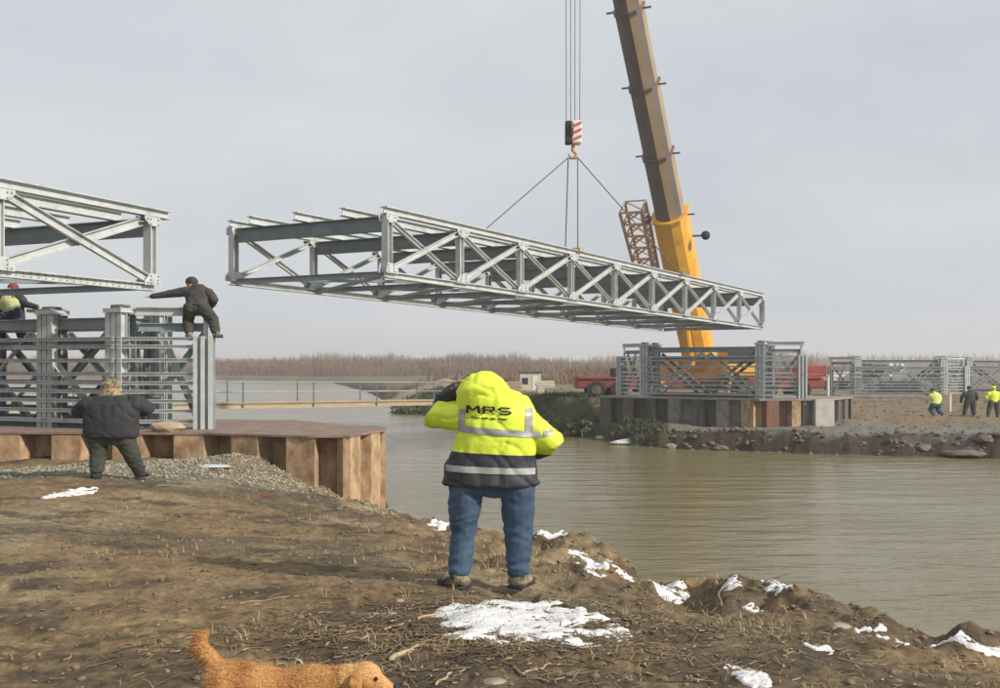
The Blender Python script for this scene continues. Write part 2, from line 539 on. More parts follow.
NC = np.array([(0, 0, .05), (-3, 3, .04), (3, 3, 0.03), (-2, 6, 0), (2, 6, -.05), (-.1, 8.1, -.05), (3, 7, -.24), (3.9, 7.8, -.36), (2.7, 9.2, -.42),
               (1.5, 10.1, -.42), (1.2, 12.4, -.5), (.5, 14.2, -.62), (-1, 16.7, -.9), (-2.5, 22.8, -1.55), (-3.2, 20.9, -1.1), (-4, 20.6, -.8),
               (-6.6, 21.4, -.28), (-9, 21.2, -.36), (-13, 21.5, -.36), (-6.8, 17.5, -.25), (-10, 17, -.2), (-3, 12, -.3), (-5, 10, -.1), (-20, 20, 0),
               (-20, 5, .1), (10, 0, -.1), (-8, 14, -.15), (-8, 26, -.3), (-15, 30, -.3), (-30, 40, -.4), (-30, 0, .2), (0, -30, .2), (30, -10, 0),
               (12, 4, -.4), (-5.2, 20.2, -.38), (-4.5, 19.0, -.45)])
def _phi(r):
    return np.where(r > 1e-6, r * r * np.log(np.maximum(r, 1e-6)), 0.0)
_n = len(NC)
_K = np.zeros((_n + 3, _n + 3))
_K[:_n, :_n] = _phi(np.hypot(NC[:, None, 0] - NC[None, :, 0], NC[:, None, 1] - NC[None, :, 1])) + np.eye(_n) * 0.02
_K[:_n, _n] = 1; _K[:_n, _n + 1] = NC[:, 0]; _K[:_n, _n + 2] = NC[:, 1]
_K[_n:, :_n] = _K[:_n, _n:].T
_W = np.linalg.solve(_K, np.concatenate([NC[:, 2], [0, 0, 0]]))
def near_base(x, y):
    s = _W[_n] + _W[_n + 1] * x + _W[_n + 2] * y
    for i in range(_n):
        s = s + _W[i] * _phi(np.hypot(x - NC[i, 0], y - NC[i, 1]))
    return np.clip(s, -1.7, 0.5)

FC = np.array([(20, 45, -1.2), (26, 58, -1.25), (28.5, 58, -1.22), (30, 75, -.45), (36, 75, -.45), (10, 62, -.05), (4, 62, -.1), (16, 62, -.3), (5.5, 53, -1.3),
               (8, 49.5, -1.35), (14, 46.8, -1.35), (0, 75, -.7), (-5, 90, -.6), (-8, 105, -.6), (-30, 240, -1.2), (-80, 320, -1), (-300, 330, -1),
               (0, 300, -.4), (100, 300, -.4), (60, 60, -1), (60, 100, -.6), (300, 300, -.4), (22, 50, -1.25), (0, 3000, .5), (40, 86, -.4), (20, 56, -.9), (45, 48, -1.3)])
def far_base(x, y):
    w = 0; s = 0
    for a, c, z in FC:
        k = 1 / (np.hypot(x - a, y - c) + 0.4) ** 3
        w = w + k; s = s + k * z
    return s / w

def land(x, y):
    x = np.asarray(x, float); y = np.asarray(y, float)
    wob = 0.35 * fbm(x * 0.9, y * 0.9, 3, 5)
    dn = sdist(x, y, NEAR_POLY, NEAR_EDGE) + wob * 0.6
    df = sdist(x, y, FAR_POLY, FAR_EDGE) + wob * 1.2
    zn = near_base(x, y)
    rough = np.clip(1.3 - np.clip(dn, 0, 3) / 3, 0.35, 1.0)
    lump = 0.10 * fbm(x * 0.8 + 3, y * 0.8, 3, 21) * rough + 0.10 * fbm(x * 2.7, y * 2.7, 3, 31) * rough ** 1.5 - 0.16 * np.exp(-(((x - 1.78) / 0.28) ** 2 + ((y - 9.0) / 0.5) ** 2))
    fine = 0.03 * np.abs(fbm(x * 7, y * 9, 3, 41)) * rough + 0.008 * fbm(x * 22, y * 22, 2, 47)
    rut = -0.035 * np.exp(-((y - 7.1 - 0.28 * (x + 2) + 0.3 * vnoise(x * .5, y * .5, 77)) / 0.22) ** 2) * (x < 0.3)
    bankn = zn + lump + fine + rut
    bankn = bankn + 0.10 * np.exp(-(((x - 2.15) / 0.4) ** 2 + ((y - 9.5) / 0.5) ** 2)) + 0.13 * np.exp(-(((x - 2.75) / 0.45) ** 2 + ((y - 9.2) / 0.5) ** 2)) + 0.16 * np.exp(-(((x - 1.0) / 0.45) ** 2 + ((y - 12.2) / 0.7) ** 2)) - 0.10 * np.exp(-(((x - 1.7) / 0.35) ** 2 + ((y - 8.6) / 0.7) ** 2))
    # gravel heap against the sheet piles
    bankn = bankn + 0.34 * np.exp(-(((x + 5.1) / 0.9) ** 2 + ((y - 20.6) / 0.8) ** 2))
    crest = np.where(dn < 0, np.maximum(-3.6, bankn - 0.10 + dn * (1.5 + 0.6 * vnoise(x * 1.3, y * 1.3, 9))), bankn - 0.10 * np.exp(-dn * 2.5))
    zf = far_base(x, y) + 0.10 * fbm(x * .45, y * .45, 4, 51) + 0.04 * fbm(x * 2, y * 2, 3, 61)
    zf = zf + 1.35 * np.exp(-(((x + 8.6) / 4.2) ** 2 + ((y - 106) / 5) ** 2)) + 0.7 * np.exp(-(((x + 3) / 4) ** 2 + ((y - 100) / 5) ** 2)) + 0.55 * np.exp(-(((x - 4.0) / 3.2) ** 2 + ((y - 58.2) / 1.1) ** 2))
    sl = np.where(x > 8, 0.62 + 0.35 * vnoise(x * .6, y * .6, 15), np.where(x > -2, 1.15, 0.42))
    zf = np.where(df < 0, -2.12 + df * 0.8, np.minimum(zf, -2.12 + df * sl + 0.25 * np.maximum(0, fbm(x * 1.1, y * 1.1, 3, 71)) * (df < 3)))
    zf = np.maximum(zf, -3.6)
    z = np.maximum(np.where(dn > -8, crest, -3.6), zf)
    return z, dn, df

def H(x, y):
    return float(land(np.array([x]), np.array([y]))[0][0])

def HV(x, y):
    return land(x, y)[0]

WATER = -2.1
# ground sheet: rows spaced by distance, columns fanning out to the horizon
rows = np.concatenate([np.linspace(-80, -4, 12), np.linspace(-3, 2.4, 16), np.exp(np.linspace(math.log(2.5), math.log(34), 430)),
                       np.exp(np.linspace(math.log(34.5), math.log(130), 130)), np.exp(np.linspace(math.log(135), math.log(2400), 60))])
inner = np.linspace(-0.56, 0.56, 500)
outer = 0.56 * np.exp(np.linspace(0.03, math.log(22), 46))
cols = np.concatenate([-outer[::-1], inner, outer])
GY, GT = np.meshgrid(rows, cols, indexing='ij')
GW = np.maximum(GY + 1.0, 4.0)
GX = np.clip(GT * GW, -2600 + GT, 2600 + GT)
gx, gy = GX.ravel(), GY.ravel()
gz, dn, df = land(gx, gy)
gz = np.maximum(gz, -3.6)
nr, nc = GX.shape
idx = np.arange(nr * nc).reshape(nr, nc)
Q = np.stack([idx[:-1, :-1], idx[:-1, 1:], idx[1:, 1:], idx[1:, :-1]], axis=-1).reshape(-1, 4)
# soil colours: what the soil itself is
def lerp(a, c, k):
    return a + (c - a) * k[:, None]
ones = np.ones((len(gx), 1))
mud = ones * np.array([0.225, 0.160, 0.09]); dark = ones * np.array([0.085, 0.066, 0.046])
tan = ones * np.array([0.30, 0.245, 0.155]); grav = ones * np.array([0.185, 0.185, 0.155]); straw = ones * np.array([0.30, 0.225, 0.12])
def sm(v, a, c):
    k = np.clip((v - a) / (c - a), 0, 1)
    return k * k * (3 - 2 * k)
c = lerp(mud, tan, sm(fbm(gx * .55, gy * .55, 4, 81), -0.1, 0.9))
c = lerp(c, dark, sm(fbm(gx * 1.6 + 4, gy * 2.3, 4, 91), 0.0, 0.7) * 0.85)
c = lerp(c, straw, sm(fbm(gx * 2.2, gy * 2.2, 3, 101), 0.2, 0.8) * sm(-dn, -2.2, -0.3) * 0.8)
gmask = np.exp(-(((gx + 9) / 5.5) ** 4 + ((gy - 19.3) / 1.9) ** 4))
c = lerp(c, grav, np.clip(gmask * (0.75 + 0.5 * fbm(gx * 1.5, gy * 1.5, 3, 111)), 0, 1))
deb = np.exp(-(((gx + 0.35) / 1.15) ** 2 + ((gy - 6.55) / 0.6) ** 2))          # burnt litter patch
c = lerp(c, ones * np.array([0.05, 0.042, 0.034]), np.clip(deb * (0.9 + 0.9 * fbm(gx * 2.5, gy * 2.5, 3, 121)), 0, 0.9))
lit = sm(gx, -1.7, -0.3) * sm(-gy, -9.5, -7.2) * sm(fbm(gx * 1.3 + 9, gy * 1.9, 4, 93), -0.55, 0.45)      # litter-darkened soil
c = lerp(c, ones * np.array([0.092, 0.068, 0.046]), lit * 0.8)
c = lerp(c, ones * np.array([0.30, 0.22, 0.12]), sm(fbm(gx * 3.1, gy * 4.2, 4, 97), 0.35, 0.9) * 0.6)
c = lerp(c, ones * np.array([0.10, 0.082, 0.06]), sm(fbm(gx * 0.5 + 2, gy * 1.1, 4, 99), 0.1, 0.7) * 0.6)
scarp = sm(-dn, -0.1, 0.35) * (gy < 60)
c = lerp(c, dark * 1.15, scarp * 0.7)
fmask = (df > -3) & (gy > 30)
sand = ones * np.array([0.225, 0.178, 0.12]); fgrey = ones * np.array([0.21, 0.205, 0.185]); fdark = ones * np.array([0.062, 0.05, 0.038]); fgreen = ones * np.array([0.075, 0.085, 0.042])
fc = lerp(sand, fgrey, sm(-df + 2.2 * fbm(gx * .35, gy * .35, 3, 131), -10.5, -6.0) * (gx > 8))
fc = lerp(fc, fdark, sm(-df + 1.0 * fbm(gx * .9, gy * .9, 3, 141), -2.4, -1.2))
fc = lerp(fc, fgreen, ((gx < 8.5) & (gx > -12)) * sm(-df, -9, -4) * np.clip(0.8 + 0.6 * fbm(gx * .7, gy * .7, 3, 151), 0, 1))
fc = lerp(fc, ones * np.array([0.17, 0.14, 0.095]), sm(gy, 120, 250) * 0.8)
heap = np.exp(-(((gx + 7) / 6.0) ** 2 + ((gy - 104) / 7) ** 2))
fc = lerp(fc, ones * np.array([0.42, 0.33, 0.22]), np.clip(heap * 1.4, 0, 1))
c = np.where(fmask[:, None], fc, c)
ground = np_mesh('ground', np.stack([gx, gy, gz], 1), Q, M['ground'], 'structure', smooth=True, k=4, colattr=c)

wv = [(-2500, -300, WATER), (2500, -300, WATER), (2500, 420, WATER), (-2500, 420, WATER)]
wo_ = mesh_obj('river_water', wv, [(0, 1, 2, 3)], M['water'])
wo_['kind'] = 'structure'

# ------------------------------------------------------------------ trusses
def vx(a, b_):
    return Vector(a) + (Vector(b_) - Vector(a))

def truss_bridge(name, A, ax, wdir, n, Pl, h, width, label, group, z0, dz, over=0.5, flip=1, ds=0.15, rivets=False):
    """deck truss: two side trusses, deep cross girders under the deck line, lattice below"""
    ax = Vector((ax[0], ax[1], 0)).normalized()
    wd = Vector((wdir[0], wdir[1], 0)).normalized()
    A = Vector((A[0], A[1], 0))
    L = n * Pl
    def pt(s, side, z):
        q = A + ax * s + wd * (width * side)
        return Vector((q.x, q.y, z0 + dz * s / L + z))
    root = thing(name, pt(L / 2, 0.5, 0), label, 'bridge', group)
    st, sd, sk = M['steel'], M['steel_dull'], M['steel_dark']
    for side in (0, 1):
        beam('top_chord', pt(-over, side, h - 0.1), pt(L + over, side, h - 0.1), 'I', 0.24, 0.21, st, root, 0.03)
        beam('bottom_chord', pt(-0.12, side, 0.1), pt(L + 0.12, side, 0.1), 'I', 0.22, 0.18, st, root, 0.03)
        if rivets and side == 0:
            rv = Geo()
            a = 0.1
            while a < L:
                for zz in (0.06, 0.14):
                    q_ = pt(a, side, zz) - wd * 0.014
                    rv.beam(q_, q_ - wd * 0.022, 'round', 0.04, 0.04)
                a += 0.19
            rvo = rv.out('rivets', M['bolt'], root)
            rvo['kind'] = 'stuff'
        for i in range(n + 1):
            s = i * Pl
            vtx = beam('vertical', pt(s, side, 0.20), pt(s, side, h - 0.22), 'I', 0.24 if i in (0, n) else 0.18, 0.2, st, root, 0.025, up=ax)
            # gusset plates with bolts at the foot and the head of each vertical
            for zz, hh in ((0.28, 0.28), (h - 0.33, 0.22)):
                for sg in (-1, 1):
                    off = wd * (0.125 * sg)
                    g = Geo()
                    wdt = 0.32
                    x0 = -wdt if i > 0 else -0.2
                    x1 = wdt if i < n else 0.2
                    lo = zz - hh / 2; hi = zz + hh / 2
                    if zz < h / 2:
                        outl = [(x0, lo), (x1, lo), (x1, lo + hh * .35), (0.14, hi), (-0.14, hi), (x0, lo + hh * .35)]
                    else:
                        outl = [(x0, hi), (x1, hi), (x1, hi - hh * .35), (0.14, lo), (-0.14, lo), (x0, hi - hh * .35)]
                    Vv = [pt(s + a, side, z) + off for a, z in outl] + [pt(s + a, side, z) + off + wd * (0.014 * sg) for a, z in outl]
                    k = len(outl)
                    g.add(Vv, [tuple(range(k)), tuple(range(2 * k - 1, k - 1, -1))] + [(q, (q + 1) % k, k + (q + 1) % k, k + q) for q in range(k)])
                    g.out('gusset_plate', st, vtx)
            bl = Geo()
            for zz in (0.19, 0.27, 0.36, h - 0.40, h - 0.28):
                for a in (-0.22, -0.12, 0.12, 0.22):
                    if (i == 0 and a < -0.15) or (i == n and a > 0.15) or (abs(a) > 0.2 and 0.25 < zz < h - 0.35):
                        continue
                    cpt = pt(s + a, side, zz) - wd * 0.139
                    bl.beam(cpt, cpt - wd * 0.02, 'round', 0.045, 0.045)
            if side == 0:
                ob = bl.out('bolts', M['bolt'], vtx)
                ob['kind'] = 'stuff'
        for i in range(n):
            s0, s1 = i * Pl + 0.12, (i + 1) * Pl - 0.12
            beam('diagonal', pt(s0, side, 0.28) - wd * 0.055 * flip, pt(s1, side, h - 0.3) - wd * 0.055 * flip, 'C', 0.10, ds, st, root, 0.02, up=(0, 0, 1))
            beam('diagonal', pt(s0, side, h - 0.3) + wd * 0.055 * flip, pt(s1, side, 0.28) + wd * 0.055 * flip, 'C', 0.10, ds, st, root, 0.02, up=(0, 0, 1))
    # cross girders, stringers on top, bottom struts, lattice
    for i in range(n + 1):
        s = i * Pl
        z = h - 0.46
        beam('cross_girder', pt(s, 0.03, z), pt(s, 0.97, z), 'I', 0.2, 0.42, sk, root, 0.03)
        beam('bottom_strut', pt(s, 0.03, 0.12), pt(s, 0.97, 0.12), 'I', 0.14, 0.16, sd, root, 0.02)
    for k, f in enumerate((0.2, 0.5, 0.8)):
        beam('stringer', pt(-over - 0.35, f, h - 0.12), pt(L + over * 0.4, f, h - 0.12), 'I', 0.22, 0.24, st, root, 0.025)
    for i in range(n):
        s0, s1 = i * Pl, (i + 1) * Pl
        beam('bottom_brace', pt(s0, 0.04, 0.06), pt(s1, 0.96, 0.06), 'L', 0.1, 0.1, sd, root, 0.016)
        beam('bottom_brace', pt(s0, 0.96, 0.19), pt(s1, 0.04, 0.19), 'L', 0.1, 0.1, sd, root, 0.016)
    return root, pt, L

A0 = Vector((-3.16, 28.0, 0)); A1 = Vector((14.1, 53.8, 0))
axis = (A1 - A0); Lh = axis.length; axis.normalize()
wdh = Vector((-0.884, 0.468, 0))
hung, hpt, _ = truss_bridge('bridge_span', A0, axis, wdh, 9, Lh / 9, 1.99, 5.66,
                            'long grey steel truss bridge span hanging in mid-air from the crane', None, 4.21, -0.52, over=0.15)
axl = Vector((0.39, 0.92, 0)).normalized()
wdl = Vector((-0.92, 0.39, 0)).normalized()
Al = Vector((-8.4, 24.0, 0)) - axl * 4.3 * 3
left_span, lpt, LL = truss_bridge('bridge_span', Al, axl, wdl, 3, 4.3, 2.0, 5.66,
                                  'end of the grey truss span already resting on the near bank pier', None, 3.50, 0.04, over=0.6, flip=-1, ds=0.21, rivets=True)

# ------------------------------------------------------------------ piers with flared barred wings
BARZ = [2.10, 1.92, 1.60, 1.28, 1.07, .87, .65, .42, .18]
def pier(TL, TR, zb, label, simple=False, hgt=2.8, back=1.25, mids=()):
    TL, TR = Vector((TL[0], TL[1], zb)), Vector((TR[0], TR[1], zb))
    u = (TR - TL).normalized()
    vb = Vector((-u.y, u.x, 0))            # away from the river
    if vb.y < 0:
        vb = -vb
    root = thing('pier_frame', (TL + TR) / 2, label, 'pier', 'steel pier frames')
    st, sd, sk = M['steel'], M['steel_dull'], M['steel_dark']
    Z = Vector((0, 0, 1))
    wr = u * math.cos(R(28)) + vb * math.sin(R(28))
    wl = -u * math.cos(R(28)) + vb * math.sin(R(28))
    TLb, TRb = TL + vb * back, TR + vb * back
    CR, CL = TR + wr * 2.05, TL + wl * 2.05
    def tower(p):
        tw = Geo()
        o = []
        for dx in (-0.17, 0.0, 0.17):
            beam('tower_post', p + u * dx + vb * 0.06, p + u * dx + vb * 0.06 + Z * (hgt - 0.10), 'I', 0.14, 0.2, st, root, 0.02, up=vb)
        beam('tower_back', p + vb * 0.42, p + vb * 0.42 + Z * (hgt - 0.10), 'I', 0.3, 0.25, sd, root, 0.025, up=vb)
        cp = Geo().box(p + vb * 0.2 + Z * (hgt - 0.04), (0.54, 0.56, 0.10), math.atan2(u.y, u.x))
        cap = cp.out('tower_cap', st, root)
        br = Geo().box(p + vb * 0.2 + Z * (hgt + 0.04), (0.28, 0.36, 0.06), math.atan2(u.y, u.x))
        br.box(p + vb * 0.2 + Z * (hgt + 0.085), (0.36, 0.25, 0.03), math.atan2(u.y, u.x))
        br.out('bearing', sk, cap)
    for p in [TL, TR, TLb, TRb] + [TL.lerp(TR, q) for q in mids]:
        tower(p)
    def column(p, d):
        rz = math.atan2(d.y, d.x)
        g = Geo()
        n_ = Vector((d.y, -d.x, 0))
        if n_.y > 0:
            n_ = -n_
        col_ = Geo().box(p + Z * 1.075, (0.44, 0.3, 2.15), rz).out('corner_column', sd, root)
        for dx in (-0.17, 0.0, 0.17):
            q = p + d * dx + n_ * 0.19
            Geo().box(q + Z * 1.08, (0.085, 0.09, 2.16), rz).out('column_rib', st, col_)
    column(CR, wr); column(CL, wl)
    CRb, CLb = TRb + wr * 0.6, TLb + wl * 0.6
    f = -vb * 0.10
    for k, z in enumerate(BARZ):
        zz = Z * z
        w_, h_ = 0.07, 0.085
        a, c_ = TL + f - u * 0.05 + zz, TR + f + u * 0.05 + zz
        beam('front_bar', a, c_, 'C', w_, h_, st, root, 0.014)
        nR = Vector((wr.y, -wr.x, 0)); nR = nR if nR.y < 0 else -nR
        nL = Vector((wl.y, -wl.x, 0)); nL = nL if nL.dot(vb) < 0 else -nL
        beam('wing_bar', TR + nR * 0.10 + wr * 0.10 + zz, CR + nR * 0.10 - wr * 0.2 + zz, 'C', w_, h_, st, root, 0.014)
        beam('wing_bar', TL + nL * 0.10 + wl * 0.10 + zz, CL + nL * 0.10 - wl * 0.2 + zz, 'C', w_, h_, st, root, 0.014)
        if not simple or k % 2 == 0:
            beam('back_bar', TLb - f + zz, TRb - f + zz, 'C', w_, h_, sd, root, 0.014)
    # girders joining the towers, bracing
    for a, c_ in ((TL, TR), (TLb, TRb), (TL, TLb), (TR, TRb)):
        dd = (c_ - a).normalized()
        a2, c2 = a + dd * 0.36 + vb * 0.2, c_ - dd * 0.36 + vb * 0.2
        beam('top_girder', a2 + Z * (hgt - 0.32), c2 + Z * (hgt - 0.32), 'I', 0.18, 0.26, sd, root, 0.022)
        beam('middle_girder', a2 + Z * (hgt - 0.74), c2 + Z * (hgt - 0.74), 'I', 0.14, 0.16, sk, root, 0.02)
        mid = (a2 + c2) / 2
        zt, zl = Z * (hgt - 0.5), Z * 0.08
        for s0, s1 in ((a2, mid), (mid, c2)):
            up_, dn_ = (zt, zl) if s0 is a2 else (zl, zt)
            beam('brace', s0 + up_ + vb * 0.05, s1 + dn_ + vb * 0.05, 'C', 0.1, 0.16, sd, root, 0.016)
            beam('brace', s0 + dn_ - vb * 0.06, s1 + up_ - vb * 0.06, 'L', 0.12, 0.12, st, root, 0.016)
        beam('base_beam', a2 + Z * 0.06, c2 + Z * 0.06, 'I', 0.22, 0.12, sk, root, 0.02)
    # cantilever brackets out of the towers over the wings
    for p, w in ((TR, wr), (TL, wl)):
        beam('bracket_beam', p + w * 0.34 + vb * 0.2 + Z * (hgt - 0.05), p + w * 2.1 + vb * 0.2 + Z * (hgt - 0.05), 'I', 0.2, 0.2, st, root, 0.022)
        beam('bracket_beam', p + w * 0.34 + vb * 0.3 + Z * (hgt - 0.42), p + w * 1.9 + vb * 0.3 + Z * (hgt - 0.42), 'I', 0.16, 0.2, sd, root, 0.022)
        beam('bracket_strut', p + w * 0.9 + vb * 0.24 + Z * (hgt - 0.55), p + w * 1.8 + vb * 0.24 + Z * 0.1, 'C', 0.1, 0.16, st, root, 0.016)
        beam('bracket_strut', p + w * 1.8 + vb * 0.40 + Z * (hgt - 0.55), p + w * 0.45 + vb * 0.40 + Z * 0.4, 'C', 0.1, 0.14, sd, root, 0.016)
        beam('bracket_strut', p + w * 1.95 + vb * 0.2 + Z * 2.1, p + w * 1.95 + vb * 0.2 + Z * (hgt - 0.16), 'box', 0.09, 0.09, st, root)
    return root, TL, TR, CR, wr, u, vb

DZ = 0.28
uL = Vector((0.92, -0.39, 0)).normalized()
TRl = Vector((-8.95, 23.2, DZ)); TLl = TRl - uL * 5.66
pL, _, _, CRl, wrl, _, vbl = pier(TLl, TRl, DZ, 'light grey steel pier frame with horizontal bars on the near red-brown deck', mids=(0.62,))
pF, TLf, TRf, CRf, _, _, _ = pier((7.7, 53.6), (13.0, 50.0), 0.12, 'grey steel pier frame on the far abutment in front of the yellow crane')
pier((26.5, 74.0), (32.6, 73.4), -0.42, 'distant grey pier frame standing behind the crouching yellow-jacketed worker', simple=True)
pier((40.4, 86.0), (46.4, 85.4), -0.4, 'farthest grey pier frame cut by the right edge of the picture', simple=True)

# trestle under the hidden rear end of the near span
tp = lpt(1.0, 0.5, 0)
tr = thing('trestle', (tp.x, tp.y, H(tp.x, tp.y)), 'grey trestle holding up the rear end of the near truss span', 'trestle')
for sd_ in (0.05, 0.95):
    for s_ in (0.4, 1.8):
        q = lpt(s_, sd_, -0.02)
        beam('post', (q.x, q.y, H(q.x, q.y) - 0.1), q, 'I', 0.25, 0.25, M['steel_dull'], tr, 0.03)
for s_ in (0.4, 1.8):
    a, c_ = lpt(s_, 0.05, -0.25), lpt(s_, 0.95, -0.25)
    beam('crossbeam', a, c_, 'box', 0.2, 0.3, M['steel_dull'], tr)

# ------------------------------------------------------------------ near abutment: deck and sheet piles
def sheet_wall(path, zt, zbf, parent, mats, per=1.34, dep=0.34, first=0.0):
    """each folded pile is a piece of its own"""
    pts = [Vector((p[0], p[1], 0)) for p in path]
    seg = []
    tot = 0
    for a, c_ in zip(pts[:-1], pts[1:]):
        seg.append((tot, (c_ - a).length, a, c_)); tot += (c_ - a).length
    def at(s):
        for s0, l, a, c_ in seg:
            if s <= s0 + l + 1e-6:
                d = (c_ - a).normalized()
                nn = Vector((d.y, -d.x, 0))
                return a + d * (s - s0), nn
        d = (seg[-1][3] - seg[-1][2]).normalized()
        return seg[-1][3], Vector((d.y, -d.x, 0))
    s = first
    k = 0
    while s < tot - 0.05:
        e = min(s + per, tot)
        L_ = e - s
        prof = [(0, 0), (0.04, 0), (0.10, dep), (0.58, dep), (0.64, 0), (1.0, 0)]
        V, Fc = [], []
        for fr, off in prof:
            q, nn = at(s + fr * L_)
            q = q + nn * (off - dep)
            z = zt + 0.015 * math.sin(k * 2.1 + 1)
            zb_ = zbf(q.x, q.y)
            V += [Vector((q.x, q.y, z)), Vector((q.x, q.y, zb_)), Vector((q.x, q.y, z)) - nn * 0.02, Vector((q.x, q.y, zb_)) - nn * 0.02]
        n_ = len(prof)
        for i in range(n_ - 1):
            a, c_ = 4 * i, 4 * (i + 1)
            Fc += [(a, a + 1, c_ + 1, c_), (a + 2, c_ + 2, c_ + 3, a + 3), (a, c_, c_ + 2, a + 2), (a + 1, a + 3, c_ + 3, c_ + 1)]
        Fc += [(0, 2, 3, 1), (4 * n_ - 4, 4 * n_ - 3, 4 * n_ - 1, 4 * n_ - 2)]
        mesh_obj('sheet_pile', V, Fc, mats[k % len(mats)] if not callable(mats) else mats(k, s / tot), parent)
        s = e; k += 1

ab = thing('abutment', (-9, 24, DZ), 'near bank abutment with rusty sheet piles and a red-brown deck', 'abutment')
foot = [(-17, 22.6), (-6.5, 21.95), (-4.05, 21.05), (-3.2, 21.15), (-2.62, 23.2), (-2.86, 24.5), (-3.8, 24.9), (-5.6, 27.2), (-17, 29)]
inset = [(-17, 22.85), (-6.5, 22.2), (-4.15, 21.35), (-3.38, 21.42), (-2.92, 23.25), (-3.1, 24.3), (-3.95, 24.75), (-5.7, 26.95), (-17, 28.8)]
nf = len(foot)
V = [(x, y, DZ) for x, y in foot] + [(x, y, DZ - 0.045) for x, y in foot]
mesh_obj('deck_slab', V, [tuple(range(nf)), tuple(range(2 * nf - 1, nf - 1, -1))] + [(i, nf + i, nf + (i + 1) % nf, (i + 1) % nf) for i in range(nf)], M['deck'], ab)
V = [(x, y, DZ - 0.05) for x, y in inset] + [(x, y, -3) for x, y in inset]
fill = [(x, y) for x, y in inset]
cx_, cy_ = np.mean([p[0] for p in fill]), np.mean([p[1] for p in fill])
V = [(x + (cx_ - x) * 0.06, y + (cy_ - y) * 0.1 + 0.25, z) for x, y, z in V]
mesh_obj('core', V, [tuple(range(nf)), tuple(range(2 * nf - 1, nf - 1, -1))] + [(i, nf + i, nf + (i + 1) % nf, (i + 1) % nf) for i in range(nf)], M['rust_dark'], ab)
sheet_wall([(-17, 22.62), (-6.5, 21.97), (-4.05, 21.07), (-3.2, 21.17)], DZ - 0.047, lambda x, y: -2.3, ab, [M['rust']], per=1.385, dep=0.5)
sheet_wall([(-3.22, 21.19), (-2.64, 23.2), (-2.88, 24.5)], DZ - 0.047, lambda x, y: -3.0, ab, [M['rust']], per=1.1, dep=0.22)
sheet_wall([(-2.88, 24.48), (-3.8, 24.88), (-5.6, 27.18), (-17, 28.98)], DZ - 0.047, lambda x, y: -3.4, ab, [M['rust']], per=1.385, dep=0.3)

# far abutment
fa = thing('abutment', (11, 53, -1.4), 'far bank abutment of dark and rusty sheet piles', 'abutment')
FZ = 0.12
ffoot = [(5.25, 54.0), (12.8, 49.3), (16.5, 49.6), (18.9, 53.5), (9.0, 61.0)]
nf = len(ffoot)
V = [(x, y, FZ) for x, y in ffoot] + [(x, y, FZ - 0.09) for x, y in ffoot]
ring = lambda nf: [tuple(range(nf)), tuple(range(2 * nf - 1, nf - 1, -1))] + [(i, nf + i, nf + (i + 1) % nf, (i + 1) % nf) for i in range(nf)]
mesh_obj('deck_slab', V, ring(nf), M['concrete_dk'], fa)
fc_ = (11.5, 55)
V = [(x + (fc_[0] - x) * 0.1, y + (fc_[1] - y) * 0.1, FZ - 0.092) for x, y in ffoot] + [(x + (fc_[0] - x) * 0.1, y + (fc_[1] - y) * 0.1, -3) for x, y in ffoot]
mesh_obj('core', V, ring(nf), M['rust_dark'], fa)
def fmats(k, s):
    if s < 0.60:  # left piles: dark grey, with shade put into the colour as well
        return M['concrete_dk'] if k in (3, 5) else M['rust_dark']
    return [M['rust'], M['rust_red'], M['rust']][k % 3]
sheet_wall([(5.28, 54.0), (12.8, 49.32), (15.3, 49.5)], FZ - 0.092, lambda x, y: -2.6, fa, fmats, per=1.3, dep=0.38)
sheet_wall([(18.88, 53.5), (9.0, 60.98), (5.28, 54.02)], FZ - 0.092, lambda x, y: -2.6, fa, [M['rust_dark']], per=1.6, dep=0.35)
g = Geo().box((16.0, 49.75, -0.75), (0.95, 0.8, 1.72), 0.1)
g.out('end_block', M['concrete'], fa)
Geo().box((15.25, 49.85, -0.75), (0.5, 0.5, 1.70), 0.1).out('end_recess', M['rust_dark'], fa)
sheet_wall([(16.5, 49.9), (18.88, 53.5)], FZ - 0.092, lambda x, y: -2.6, fa, [M['rust_dark']], per=1.3, dep=0.3)

# ------------------------------------------------------------------ crane
cr_base = Vector((12.35, 62.0, 2.0)); cr_tip = Vector((3.1, 42.2, 28.4))
crane = thing('mobile_crane', (11.0, 62.0, H(11, 62)), 'yellow telescopic crane on a red carrier behind the far abutment', 'crane')
bd = (cr_tip - cr_base).normalized()
br_ = bd.cross(Vector((0, 0, 1))).normalized()     # sideways of the boom
if br_.x < 0:
    br_ = -br_
bu = br_.cross(bd).normalized()
if bu.z < 0:
    bu = -bu
BL = (cr_tip - cr_base).length
def s_of(y):
    k = (HOR - y) / F
    return ((k * cr_base.y + CAMH - cr_base.z) / ((cr_tip.z - cr_base.z) - k * (cr_tip.y - cr_base.y))) * BL
SEC = [(-1.0, s_of(214), 0.93, 'y'), (s_of(214), s_of(153), 0.76, 'g'), (s_of(153), s_of(84), 0.72, 'g'), (s_of(84), s_of(8), 0.68, 'g'), (s_of(8), BL, 0.64, 'g')]
